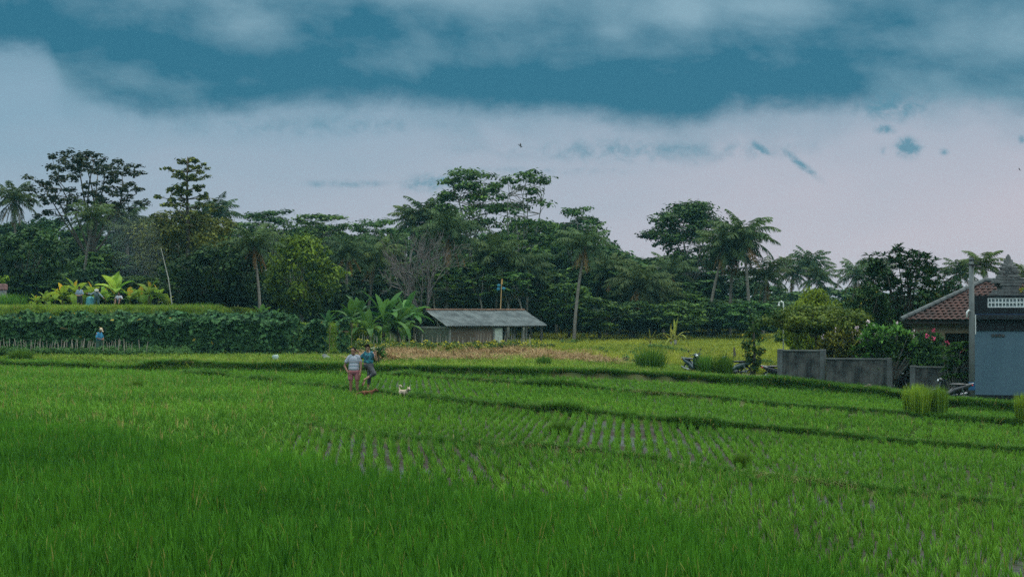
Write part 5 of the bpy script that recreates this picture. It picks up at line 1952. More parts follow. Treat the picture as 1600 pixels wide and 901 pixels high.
    q = MB().tube([(0, 0, -.3), (0, 0, hp - .12), (-.03, 0, hp), (-.13, 0, hp + .06), (-.24, 0, hp + .01), (-.27, 0, hp - .10)], [.045, .042, .042, .042, .042, .05], 7)
    q.build('post', mat('white_pipe', (.6, .62, .6), .5, .1, 3), t, True)
    MB().tube([(-.27, 0, hp - .10), (-.275, 0, hp - .24)], [.045, .085], 8).build('lamp_shade', mat('white_enamel', (.7, .7, .68), .4, .1, 3), t, True)


walls()


# ------------------------------------------------------------------ motorbikes
def bike(px, Y, rz, body_col, label, sc=1.0, under=False, lean=.12):
    """step-through motorbike, front towards +x"""
    p = at(px, Y)
    t = thing('motorbike', label, 'motorbike', p, rz, 'parked motorbikes', sc)
    t.rotation_euler = (lean, 0, rz)
    tyre = mat('tyre_rubber', (.018, .018, .018), .8, .2, 4)
    chrome = mat('chrome', (.30, .31, .33), .35, .1, 4, metallic=.9)
    blk = mat('black_plastic', (.02, .02, .022), .4, .2, 4, spec=.5)
    paint = mat('bike_paint_%s' % label.split()[0], body_col, .3, .15, 3, spec=.6)
    R = .29
    for x in (-.62, .62):
        w = MB()
        a = np.linspace(0, 2 * math.pi, 25)
        w.tube(np.stack([x + (R - .035) * np.cos(a), 0 * a, R + (R - .035) * np.sin(a)], -1), .038, 8, caps=False)
        wh = w.build('wheel', tyre, t, True)
        r_ = MB()
        r_.tube(np.stack([x + (R - .075) * np.cos(a), 0 * a, R + (R - .075) * np.sin(a)], -1), .013, 6, caps=False)
        for k in range(8):
            b = k * math.pi / 4
            r_.tube([(x, 0, R), (x + (R - .07) * math.cos(b), 0, R + (R - .07) * math.sin(b))], .008, 4)
        r_.tube([(x, -.06, R), (x, .06, R)], .04, 8)
        r_.build('rim', chrome, wh)
    # body: under-seat fairing lofted along x
    q = MB()
    secs = [(-.92, .78, .05, .05), (-.75, .72, .10, .10), (-.45, .62, .15, .16), (-.15, .52, .15, .18), (.08, .38, .13, .12), (.25, .34, .10, .07)]
    n = 10
    v = []
    for x, z, wy, hz_ in secs:
        for k in range(n):
            b = 2 * math.pi * k / n
            v.append((x, wy * math.cos(b), z + hz_ * math.sin(b)))
    f = [(i * n + k, i * n + (k + 1) % n, (i + 1) * n + (k + 1) % n, (i + 1) * n + k) for i in range(len(secs) - 1) for k in range(n)]
    f += [tuple(range(n))[::-1], tuple(range((len(secs) - 1) * n, len(secs) * n))]
    q.add(v, f)
    q.build('body', paint, t, True)
    # leg shield and front nose
    q = MB()
    for sg in (-1, 1):
        q.add([(.28, 0, .34), (.40, sg * .20, .38), (.44, sg * .24, .66), (.40, sg * .14, .92), (.34, 0, .95), (.42, 0, .66)],
              [(0, 1, 2, 5), (5, 2, 3, 4)])
        q.add([(.31, 0, .34), (.43, sg * .20, .38), (.48, sg * .24, .66), (.43, sg * .14, .94), (.38, 0, .97), (.47, 0, .66)],
              [(0, 5, 2, 1), (5, 4, 3, 2)])
    q.build('leg_shield', paint, t, True)
    MB().ell((-.32, 0, .80), (.42, .13, .055), 12, 6).build('seat', blk, t, True)
    q = MB().tube([(.62, .07, R), (.46, .07, .72), (.38, .03, .98)], .025, 6)
    q.tube([(.62, -.07, R), (.46, -.07, .72), (.38, -.03, .98)], .025, 6)
    q.build('fork', chrome if under else blk, t)
    a = np.linspace(.15, 2.3, 9)
    q = MB()
    for dy in (-.05, .05):
        pass
    v = []
    for b in a:
        for dy in (-.055, 0, .055):
            v.append((.62 + (R + .03 - abs(dy) * .4) * math.cos(b), dy, R + (R + .03 - abs(dy) * .4) * math.sin(b)))
    q.add(v, [(i * 3 + k, i * 3 + k + 1, i * 3 + k + 4, i * 3 + k + 3) for i in range(8) for k in range(2)])
    q.build('mudguard', paint, t, True)
    q = MB().tube([(.36, -.36, 1.02), (.40, -.14, 1.0), (.40, .14, 1.0), (.36, .36, 1.02)], .018, 6)
    q.build('handlebar', blk, t)
    MB().ell((.42, 0, 1.0), (.11, .13, .085), 10, 6).build('headset', paint, t, True)
    MB().ell((.53, 0, .97), (.04, .085, .055), 10, 6).build('headlight', mat('lamp_glass', (.65, .67, .68), .15, .1, 3, spec=.7), t, True)
    for sg in (-1, 1):
        m_ = MB().tube([(.38, sg * .26, 1.02), (.34, sg * .33, 1.2)], .008, 4)
        m_.ell((.33, sg * .34, 1.24), (.015, .06, .045), 8, 5)
        m_.build('mirror', blk, t)
    MB().ell((-.95, 0, .76), (.05, .08, .045), 8, 5).build('tail_light', mat('red_lens', (.4, .02, .015), .25, .1, 3), t, True)
    q = MB().tube([(-.15, -.13, .28), (-.5, -.16, .32), (-.85, -.17, .42)], [.03, .045, .04], 8)
    q.build('exhaust', chrome, t, True)
    MB().ell((-.05, 0, .33), (.24, .11, .13), 10, 6).build('engine', mat('engine_metal', (.14, .14, .145), .4, .3, 4, metallic=.6), t, True)
    q = MB().tube([(-.62, .1, R), (-.48, .12, .66)], .028, 6)
    q.build('shock', chrome, t)
    q = MB().tube([(-.85, -.12, .82), (-1.02, 0, .86), (-.85, .12, .82), (-.62, .12, .82)], .014, 5)
    q.build('grab_rail', chrome, t)
    q = MB().tube([(-.1, .12, .2), (-.02, .24, .02)], .014, 5)
    q.build('stand', blk, t)
    return t


bike(1084, 70.4, math.radians(-68), (.012, .035, .045), 'teal scooter seen from the front quarter, left of the tall grass clumps')
bike(1146, 70.6, math.radians(172), (.015, .045, .035), 'dark green scooter with only its tail showing between grass clump and slender tree')
bike(1216, 68.9, math.radians(20), (.035, .038, .045), 'grey scooter nosed in behind the left end of the garden wall')
bike(1484, 61.2, math.radians(176), (.02, .02, .022), 'black motorbike with a chrome rear wheel parked before the wall beside the concrete pole', .98, True, -.1)
bike(1406, 68.2, math.radians(-80), (.03, .03, .034), 'charcoal motorbike standing inside the dark gateway')


# ------------------------------------------------------------------ people and dogs
def capsule(mb, p0, p1, r0, r1, n=10):
    p0, p1 = np.asarray(p0, float), np.asarray(p1, float)
    d = p1 - p0
    L = np.linalg.norm(d) + 1e-9
    d = d / L
    s, rr = [], []
    for a in (-80, -50, -25, 0):
        s.append(r0 * math.sin(math.radians(a)))
        rr.append(r0 * math.cos(math.radians(a)))
    for a in (0, 25, 50, 80):
        s.append(L + r1 * math.sin(math.radians(a)))
        rr.append(r1 * math.cos(math.radians(a)))
    pts = p0[None] + d[None] * np.array(s)[:, None]
    up = np.array([0, 0, 1.0]) if abs(d[2]) < .9 else np.array([1.0, 0, 0])
    a = np.cross(d, up)
    a /= np.linalg.norm(a)
    b = np.cross(d, a)
    th = np.arange(n) * 2 * math.pi / n
    v = pts[:, None] + np.array(rr)[:, None, None] * (np.cos(th)[None, :, None] * a + np.sin(th)[None, :, None] * b)
    k = len(pts)
    i = np.arange(k - 1)[:, None] * n
    j = np.arange(n)[None]
    j2 = (j + 1) % n
    f = np.stack([i + j, i + n + j, i + n + j2, i + j2], -1).reshape(-1, 4)
    mb.add(v.reshape(-1, 3), f)
    o = mb.n - k * n
    mb.f.append(np.array([np.arange(n)]) + o)
    mb.f.append(np.array([np.arange(n)[::-1]]) + o + (k - 1) * n)
    return mb


def fuse(mb, name, m, parent, voxel, smooth=4):
    """melt overlapping limbs into one continuous skin"""
    o = mb.build(name, m, parent)
    md = o.modifiers.new('fuse', 'REMESH')
    md.mode = 'VOXEL'
    md.voxel_size = voxel
    md.use_smooth_shade = True
    if smooth:
        s = o.modifiers.new('soft', 'SMOOTH')
        s.factor = .5
        s.iterations = smooth
    return o


def hand(mb, w, d, side, curl=.6):
    """palm and five fingers from wrist w along d; side = direction of the thumb"""
    d = np.asarray(d, float)
    d /= np.linalg.norm(d)
    side = np.asarray(side, float)
    side = side - d * (side @ d)
    side /= np.linalg.norm(side)
    pn = np.cross(d, side)
    pc = np.asarray(w) + d * .045
    capsule(mb, pc - d * .03 + side * .014, pc + d * .03 + side * .018, .022, .02, 8)
    capsule(mb, pc - d * .03 - side * .014, pc + d * .03 - side * .018, .022, .018, 8)
    for k, (o, L) in enumerate(((.030, .066), (.010, .074), (-.010, .068), (-.029, .052))):
        b = pc + d * .035 + side * o
        m_ = b + d * L * .5 + pn * .012 * curl
        e = m_ + (d * (1 - .5 * curl) + pn * curl * .8) * L * .5
        capsule(mb, b, m_, .0098, .009, 6)
        capsule(mb, m_, e, .009, .008, 6)
    b = pc - d * .02 + side * .026
    m_ = b + side * .028 + d * .025
    capsule(mb, b, m_, .012, .010, 6)
    capsule(mb, m_, m_ + d * .028 + side * .004 + pn * .012 * curl, .010, .0085, 6)


def head(mb, c, look, r=.098, ears=True):
    """skull, jaw, nose, ears and neck stub; look = facing direction"""
    c = np.asarray(c, float)
    look = np.asarray(look, float)
    look /= np.linalg.norm(look)
    rt = np.cross(look, np.array([0, 0, 1.0]))
    rt /= np.linalg.norm(rt)
    up = np.cross(rt, look)
    R = np.stack([rt, look, up], 1)
    P = lambda x, y, z: c + R @ np.array([x, y, z])
    mb.ell(P(0, -.008, .02), (r * .80, r * .98, r * 1.02), 14, 10, R)
    mb.ell(P(0, .026, -.05), (r * .62, r * .66, r * .72), 12, 8, R)
    capsule(mb, P(0, .086, .008), P(0, .104, -.022), .009, .013, 6)
    mb.ell(P(0, .084, -.062), (.024, .012, .011), 8, 5, R)
    if ears:
        for s in (-1, 1):
            mb.ell(P(s * r * .82, -.008, -.005), (.012, .02, .03), 6, 5, R)
    return P, R


def face(P, R, parent, bm):
    for s in (-1, 1):
        q = MB()
        q.ell(P(s * .032, .079, .008), (.012, .009, .007), 8, 6, R)
        q.build('eye', mat('eye_dark', (.015, .012, .01), .3, .1, 5), parent, True)
        q = MB()
        q.ell(P(s * .034, .082, .030), (.020, .006, .0045), 8, 5, R)
        q.build('eyebrow', bm, parent, True)
    MB().ell(P(0, .0945, -.064), (.022, .006, .007), 8, 5, R).build('lips', mat('lips', (.22, .075, .06), .5, .1, 5), parent, True)


skin_a = mat('skin_tan', (.29, .15, .10), .55, .10, 6, spec=.3)
skin_b = mat('skin_light_tan', (.40, .22, .15), .55, .10, 6, spec=.3)
skin_d = mat('skin_brown', (.20, .10, .065), .55, .10, 6, spec=.3)
hair_m = mat('hair_black', (.008, .007, .007), .9, .3, 20, spec=.05)


def stripes():
    m, N, out = newmat('striped_cotton')
    b = N.n('ShaderNodeBsdfPrincipled')
    tc = N.n('ShaderNodeTexCoord')
    sp = N.n('ShaderNodeSeparateXYZ')
    N.link(tc.outputs['Object'], sp.inputs[0])
    z = N.m('ADD', sp.outputs[2], N.m('MULTIPLY', N.m('SUBTRACT', N.noise(tc.outputs['Object'], 6, 2), .5), .03))
    f = N.m('FRACT', N.m('MULTIPLY', z, 1 / .105))
    c = N.mix(N.m('GREATER_THAN', f, .33), (.40, .41, .46), (.05, .14, .21))
    c = N.mix(N.m('GREATER_THAN', f, .48), c, (.42, .43, .47))
    c = N.mix(N.m('GREATER_THAN', f, .74), c, (.20, .11, .15))
    c = N.mix(N.m('GREATER_THAN', f, .84), c, (.30, .36, .45))
    N.link(c, b.inputs['Base Color'])
    b.inputs['Roughness'].default_value = .85
    N.link(b.outputs[0], out.inputs[0])
    return m


def bloom():
    m, N, out = newmat('teal_print')
    b = N.n('ShaderNodeBsdfPrincipled')
    tc = N.n('ShaderNodeTexCoord')
    n = N.noise(tc.outputs['Object'], 11, 3, .6, .6)
    n2 = N.noise(tc.outputs['Object'], 17, 3, .6)
    c = N.mix(N.sstep(n, .45, .56), (.010, .075, .11), (.03, .22, .26))
    c = N.mix(N.sstep(n2, .58, .66), c, (.05, .05, .10))
    N.link(c, b.inputs['Base Color'])
    b.inputs['Roughness'].default_value = .8
    N.link(b.outputs[0], out.inputs[0])
    return m


def women():
    Y = BS[1](np.array(PX(560, 49))) + .12
    Y = float(Y)
    k = Y / F
    # ---------- woman in a striped shirt
    X = PX(553, Y)
    g = gzf(X, Y)
    t = thing('person', 'woman in a striped tee and pink shorts standing on the bank, hand on her hip', 'person', (X, Y, g), 0, None, 1.07)
    b = MB()
    P, R = head(b, (-.02, -.02, 1.475), (-.32, -.92, -.16))
    capsule(b, (0, .02, 1.28), (-.01, 0, 1.42), .058, .052)
    b.ell((0, .02, 1.12), (.175, .115, .23), 14, 9)
    b.ell((0, .02, .88), (.185, .13, .16), 14, 9)
    for s in (-1, 1):
        capsule(b, (s * .10, .02, 1.28), (s * .19, .02, 1.25), .06, .055)
        capsule(b, (s * .095, .01, .80), (s * .105, .0, .45), .098, .062)
        capsule(b, (s * .105, .0, .45), (s * .11, .03, .085), .060, .038)
        capsule(b, (s * .11, .035, .05), (s * .125, -.13, .025), .038, .028, 8)
    # her right arm (picture left): elbow out, hand on the hip
    capsule(b, (-.20, .02, 1.25), (-.315, .03, .98), .050, .040)
    capsule(b, (-.315, .03, .98), (-.205, -.10, .80), .039, .027)
    hand(b, (-.20, -.105, .795), (.55, -.15, -.75), (.6, -.5, .5), .5)
    # her left arm hangs between the two
    capsule(b, (.20, .02, 1.25), (.245, -.05, .98), .050, .040)
    capsule(b, (.245, -.05, .98), (.225, -.13, .74), .039, .027)
    hand(b, (.225, -.132, .735), (-.1, -.12, -1), (-.7, -.6, 0), .5)
    fuse(b, 'body', skin_a, t, .0095, 3)
    face(P, R, t, hair_m)
    h = MB()
    h.ell(P(0, -.025, .035), (.088, .098, .098), 14, 9, R)
    h.ell(P(0, -.10, .0), (.05, .05, .05), 10, 7, R)
    fuse(h, 'hair', hair_m, t, .012, 2)
    c = MB()
    c.ell((0, .02, 1.15), (.188, .135, .20), 14, 9)
    c.ell((0, .015, .97), (.190, .145, .18), 14, 9)
    c.ell((0, .0, .89), (.192, .150, .11), 14, 7)
    capsule(c, (-.12, .02, 1.30), (.12, .02, 1.30), .07, .07)
    for s in (-1, 1):
        capsule(c, (s * .15, .02, 1.27), (s * .255 if s < 0 else .225, .015, 1.12), .078, .068)
    fuse(c, 'shirt', stripes(), t, .014, 3)
    c = MB()
    c.ell((0, .01, .80), (.205, .150, .13), 14, 7)
    for s in (-1, 1):
        capsule(c, (s * .10, .01, .76), (s * .115, .0, .565), .112, .094)
    fuse(c, 'shorts', mat('pink_cotton', (.38, .14, .155), .85, .12, 8), t, .014, 3)

    # ---------- woman in teal, one knee raised
    X = PX(575.5, Y)
    g = gzf(X, Y)
    t = thing('person', 'woman in a teal tee and dark cropped trousers balancing on one leg, looking down', 'person', (X, Y, g), 0, None, 1.07)
    b = MB()
    P, R = head(b, (-.02, -.06, 1.415), (.14, -.86, -.50), .094)
    capsule(b, (0, .02, 1.24), (-.01, -.02, 1.36), .052, .048)
    b.ell((0, .02, 1.09), (.15, .105, .22), 14, 9)
    b.ell((0, .02, .86), (.165, .12, .15), 14, 9)
    for s in (-1, 1):
        capsule(b, (s * .09, .02, 1.245), (s * .165, .02, 1.215), .055, .05)
    # standing leg (picture centre)
    capsule(b, (.06, .02, .80), (.035, -.03, .44), .09, .058)
    capsule(b, (.035, -.03, .44), (-.005, .03, .085), .056, .036)
    capsule(b, (-.005, .04, .05), (-.03, -.12, .025), .036, .027, 8)
    # raised leg: thigh out to the picture right, shin folded back across
    capsule(b, (.04, -.02, .80), (.215, -.20, .55), .092, .062)
    capsule(b, (.215, -.20, .55), (-.10, -.22, .355), .058, .036)
    capsule(b, (-.10, -.22, .35), (-.135, -.27, .19), .036, .027, 8)
    # arm round her friend's shoulder
    capsule(b, (-.17, .02, 1.22), (-.24, .10, 1.06), .045, .038)
    capsule(b, (-.24, .10, 1.06), (-.33, .09, 1.26), .036, .026)
    hand(b, (-.33, .088, 1.265), (-.55, -.55, .35), (.2, -.5, .8), .9)
    # other arm bent up, hand at the shoulder
    capsule(b, (.17, .02, 1.22), (.275, -.03, 1.0), .045, .038)
    capsule(b, (.275, -.03, 1.0), (.26, -.13, 1.19), .036, .026)
    hand(b, (.258, -.133, 1.20), (-.1, -.1, 1), (-.8, -.4, 0), .9)
    fuse(b, 'body', skin_b, t, .0095, 3)
    face(P, R, t, hair_m)
    h = MB()
    h.ell(P(0, -.02, .035), (.086, .098, .094), 14, 9, R)
    h.ell(P(0, -.085, -.045), (.055, .045, .09), 10, 7, R)
    fuse(h, 'hair', hair_m, t, .012, 2)
    c = MB()
    c.ell((0, .02, 1.11), (.175, .128, .175), 14, 9)
    c.ell((0, .02, .945), (.172, .130, .12), 14, 9)
    for s in (-1, 1):
        capsule(c, (s * .10, .02, 1.235), (s * .215, .02, 1.12), .07, .062)
    fuse(c, 'shirt', bloom(), t, .014, 3)
    c = MB()
    c.ell((.01, .015, .82), (.182, .138, .13), 14, 8)
    capsule(c, (.06, .02, .78), (.035, -.03, .44), .105, .078)
    capsule(c, (.035, -.03, .44), (.018, .005, .24), .077, .062)
    capsule(c, (.04, -.02, .79), (.215, -.20, .55), .108, .084)
    capsule(c, (.215, -.20, .55), (.10, -.21, .475), .08, .06)
    fuse(c, 'trousers', mat('charcoal_cloth', (.055, .055, .062), .85, .2, 10), t, .014, 3)
    for nm, pts in (('sandal', ((-.107, -.235, .33), (-.165, -.265, .17))), ('sandal', ((.0, .05, .012), (-.03, -.13, .008)))):
        capsule(MB(), *pts, .03, .032, 8).build(nm, mat('sandal_brown', (.12, .05, .035), .7, .2, 5), t)


women()


def workers():
    def man(px, Y, pose, shirt, trousers, label, hat, skin=skin_d, sc=1.0, rz=0.0, dz=0.0):
        p = at(px, Y, dz)
        t = thing('person', label, 'person', p, rz, None, sc)
        b, s_, tr = MB(), MB(), MB()
        if pose == 'stoop':        # upright but head bowed, hands together in front
            P, R = head(b, (0, -.12, 1.50), (.1, -.75, -.66))
            capsule(b, (0, -.02, 1.34), (0, -.08, 1.44), .055, .05)
            b.ell((0, .0, 1.15), (.17, .11, .24), 12, 8)
            b.ell((0, .02, .92), (.16, .11, .14), 12, 8)
            for s in (-1, 1):
                capsule(b, (s * .10, .02, .86), (s * .11, .0, .47), .088, .06)
                capsule(b, (s * .11, .0, .47), (s * .12, .03, .08), .056, .038)
                capsule(b, (s * .12, .04, .05), (s * .14, -.14, .03), .038, .03, 8)
                capsule(b, (s * .19, 0, 1.31), (s * .24, -.06, 1.05), .05, .04)
                capsule(b, (s * .24, -.06, 1.05), (s * .07, -.24, .98), .04, .028)
                hand(b, (s * .065, -.25, .98), (-s * .8, -.5, -.2), (0, 0, 1), .9)
                capsule(s_, (s * .14, 0, 1.32), (s * .24, -.04, 1.10), .075, .062)
                capsule(tr, (s * .09, .01, .90), (s * .11, .0, .52), .108, .09)
                if trousers[1]:
                    capsule(tr, (s * .11, .0, .50), (s * .12, .02, .2), .088, .07)
            s_.ell((0, 0, 1.16), (.20, .135, .25), 12, 8)
            s_.ell((0, .01, .98), (.185, .13, .12), 12, 8)
            tr.ell((0, .02, .92), (.18, .13, .12), 12, 8)
        elif pose == 'bend':       # bent forward reaching to one side
            P, R = head(b, (.06, -.22, 1.26), (.3, -.8, -.4))
            capsule(b, (.02, -.12, 1.14), (.05, -.18, 1.22), .055, .05)
            b.ell((0, -.02, .98), (.17, .12, .22), 12, 8, rotx(.35))
            b.ell((0, .06, .78), (.16, .12, .14), 12, 8)
            for s in (-1, 1):
                capsule(b, (s * .10, .06, .74), (s * .13, -.06, .42), .088, .06)
                capsule(b, (s * .13, -.06, .42), (s * .14, .06, .08), .056, .038)
                capsule(b, (s * .14, .07, .05), (s * .16, -.11, .03), .038, .03, 8)
                e = (s * .36, -.2, 1.0 if s < 0 else .93)
                w = (s * .58, -.28, 1.06 if s < 0 else .74)
                capsule(b, (s * .18, -.10, 1.14), e, .05, .04)
                capsule(b, e, w, .04, .028)
                hand(b, w, (s * .8, -.3, .2 if s < 0 else -.6), (0, -.6, .8), .8)
                capsule(s_, (s * .13, -.09, 1.13), e, .072, .058)
                capsule(s_, e, tuple(np.array(e) * .35 + np.array(w) * .65), .056, .048)
                capsule(tr, (s * .09, .06, .77), (s * .13, -.05, .42), .108, .085)
                capsule(tr, (s * .13, -.05, .42), (s * .14, .05, .15), .084, .066)
            s_.ell((0, -.02, .99), (.20, .15, .24), 12, 8, rotx(.35))
            tr.ell((0, .06, .79), (.18, .135, .13), 12, 8)
        else:                      # sitting on the grass
            P, R = head(b, (0, -.06, .78), (.1, -.97, -.2))
            capsule(b, (0, 0, .60), (0, -.03, .72), .055, .05)
            b.ell((0, .03, .42), (.17, .115, .23), 12, 8)
            b.ell((0, .05, .20), (.17, .14, .14), 12, 8)
            for s in (-1, 1):
                capsule(b, (s * .10, 0, .16), (s * .16, -.36, .40), .088, .06)
                capsule(b, (s * .16, -.36, .40), (s * .14, -.55, .06), .056, .038)
                capsule(b, (s * .14, -.55, .05), (s * .15, -.72, .03), .038, .03, 8)
                capsule(b, (s * .19, .02, .57), (s * .27, -.12, .38), .05, .04)
                capsule(b, (s * .27, -.12, .38), (s * .15, -.34, .42), .04, .028)
                hand(b, (s * .15, -.345, .42), (-s * .4, -.9, .0), (0, 0, 1), .7)
                capsule(s_, (s * .13, .02, .58), (s * .25, -.08, .42), .074, .062)
                capsule(tr, (s * .10, 0, .17), (s * .16, -.34, .40), .106, .082)
            s_.ell((0, .03, .43), (.20, .14, .24), 12, 8)
            tr.ell((0, .05, .19), (.19, .155, .14), 12, 8)
        fuse(b, 'body', skin, t, .012, 3)
        face(P, R, t, hair_m)
        fuse(s_, 'shirt', shirt, t, .018, 3)
        fuse(tr, 'trousers', trousers[0], t, .018, 3)
        h = MB()
        if hat is None:
            h.ell(P(0, -.02, .035), (.088, .10, .095), 12, 8, R)
            fuse(h, 'hair', hair_m, t, .014, 2)
        else:
            m_, kind = hat
            h.ell(P(0, -.012, .055), (.10, .112, .085), 14, 8, R)
            if kind == 'cap':
                h.ell(P(0, .125, .045), (.07, .075, .012), 12, 5, R)
            else:
                h.ell(P(0, 0, .045), (.17, .18, .014), 16, 5, R)
            fuse(h, 'hat', m_, t, .012, 2)
        return t
    dark = mat('dark_cloth', (.03, .03, .035), .85, .2, 8)
    man(155, 81.3, 'stoop', mat('blue_cloth', (.035, .20, .36), .85, .15, 8), (mat('green_cloth', (.05, .10, .07), .85, .2, 8), True),
        'man in a blue shirt and beige cap among the stakes before the bean rows', (mat('beige_cloth', (.55, .42, .30), .85, .1, 6), 'cap'), rz=math.radians(62))
    man(124.5, 110.3, 'stoop', mat('pale_blue_cloth', (.22, .30, .38), .85, .1, 8), (dark, False),
        'worker in a pale blue shirt and dark shorts standing with bowed head on the terrace', None, skin_a, 1.12, dz=.05)
    man(151, 109.8, 'bend', mat('grey_blue_cloth', (.17, .23, .27), .85, .1, 8), (mat('dark_teal_cloth', (.03, .07, .075), .85, .2, 8), True),
        'worker in a white hat bending with spread arms on the terrace', (mat('white_cloth', (.42, .41, .38), .85, .1, 6), 'hat'), skin_a, 1.1, dz=.1)
    man(186, 109.8, 'sit', mat('white_shirt', (.38, .40, .44), .85, .1, 8), (dark, False),
        'worker in a white shirt seated on the terrace grass below the tallest pale banana', None, skin_d, 1.05, dz=.45)
    # teal sheet between the workers
    r = np.random.default_rng(8)
    nx, nz = 10, 9
    v = []
    for j in range(nz):
        for i in range(nx):
            u, w = i / (nx - 1), j / (nz - 1)
            v.append(((u - .5) * (.95 - .3 * w), .12 * math.sin(u * 9 + w * 3) * (1 - .4 * w) + .1 * w, w * .95 * (.8 + .2 * math.sin(u * 2.6 + .4))))
    f = [(j * nx + i, j * nx + i + 1, (j + 1) * nx + i + 1, (j + 1) * nx + i) for j in range(nz - 1) for i in range(nx - 1)]
    q = MB()
    q.add(v, f)
    o = q.build('tarpaulin', mat('teal_sheet', (.07, .26, .29), .6, .2, 5), None, True, at(141, 109.9, .12))
    o.modifiers.new('thick', 'SOLIDIFY').thickness = .02
    tag(o, 'crumpled teal plastic sheet held up between the two standing workers', 'plastic sheet')


workers()


def dogs():
    # white dog, facing the camera's right, tail curled over its back
    def dog(px, Y, rz, fur, label, pose, muzzle):
        p = at(px, Y)
        t = thing('dog', label, 'dog', p, rz, 'two small dogs near the women', .72 if pose == 'up' else .68)
        b = MB()
        dn = 0
        b.ell((.12, 0, .33 + dn), (.17, .10, .125), 12, 8)
        b.ell((-.10, 0, .345 + dn * .5), (.19, .085, .10), 12, 8)
        b.ell((-.24, 0, .345), (.10, .085, .10), 10, 7)
        hc = np.array([.36, .02, .50]) if pose == 'up' else np.array([.40, 0, .47])
        capsule(b, (.20, 0, .38 + dn), hc, .075, .06)
        b.ell(hc, (.085, .075, .072), 12, 8)
        dm = np.array([.13, 0, -.03]) if pose == 'up' else np.array([.12, 0, -.06])
        capsule(b, hc + dm * .35, hc + dm, .042, .028, 8)
        for s in (-1, 1):
            e = hc + np.array([-.02, s * .05, .06])
            capsule(b, e, e + (np.array([-.005, s * .02, .075]) if pose == 'up' else np.array([-.05, s * .03, .02])), .026, .008, 6)
            # front leg: elbow, wrist, paw
            capsule(b, (.17, s * .065, .29 + dn), (.15, s * .07, .16), .042, .026, 8)
            capsule(b, (.15, s * .07, .16), (.16, s * .07, .035), .024, .020, 8)
            capsule(b, (.16, s * .07, .025), (.20, s * .07, .02), .022, .018, 6)
            # hind leg: knee forward at the belly, hock behind
            capsule(b, (-.24, s * .06, .33), (-.17, s * .075, .215), .062, .036, 8)
            capsule(b, (-.17, s * .075, .215), (-.29, s * .075, .125), .034, .022, 8)
            capsule(b, (-.29, s * .075, .125), (-.27, s * .075, .03), .021, .019, 8)
            capsule(b, (-.27, s * .075, .022), (-.225, s * .075, .02), .021, .017, 6)
        if pose == 'up':
            pts = [(-.32, 0, .42), (-.38, 0, .52), (-.36, .01, .62), (-.28, .02, .64), (-.24, .03, .58)]
        else:
            pts = [(-.32, 0, .38), (-.42, 0, .34), (-.52, 0, .30), (-.58, 0, .29)]
        for a_, c_ in zip(pts[:-1], pts[1:]):
            capsule(b, a_, c_, .036, .034, 8)
        fuse(b, 'body', fur, t, .011, 3)
        MB().ell(hc + dm * 1.18, (.02, .022, .018), 8, 5).build('nose', mat('dog_nose', (.012, .01, .01), .4, .1, 5), t, True)
        for s in (-1, 1):
            MB().ell(hc + np.array([.062, s * .036, .022]), (.010, .010, .010), 7, 5).build('eye', mat('eye_dark', (.015, .012, .01), .3, .1, 5), t, True)
        q = MB()
        q.ell(hc + dm * .95, (.05, .044, .036), 10, 6)
        fuse(q, 'muzzle', muzzle, t, .01, 1)
        return t
    Y = float(BS[1](np.array(PX(632, 47)))) + .55
    cream = mat('cream_fur', (.50, .38, .285), .9, .18, 14, bump=.5, bscale=60)
    dog(631, Y - .45, math.radians(-50), cream, 'small cream white dog with a curled tail walking on the bank', 'up', mat('grey_fur', (.22, .17, .15), .9, .2, 14))
    Y = float(BS[1](np.array(PX(576, 48)))) - .25
    brown = mat('brown_fur', (.10, .038, .018), .9, .45, 9, col2=(.17, .07, .028), bump=.5, bscale=60)
    dog(575, 48.6, math.radians(16), brown, 'small reddish brown dog nosing through the rice at the feet of the women', 'low', mat('dark_fur', (.02, .015, .012), .9, .2, 14))


dogs()


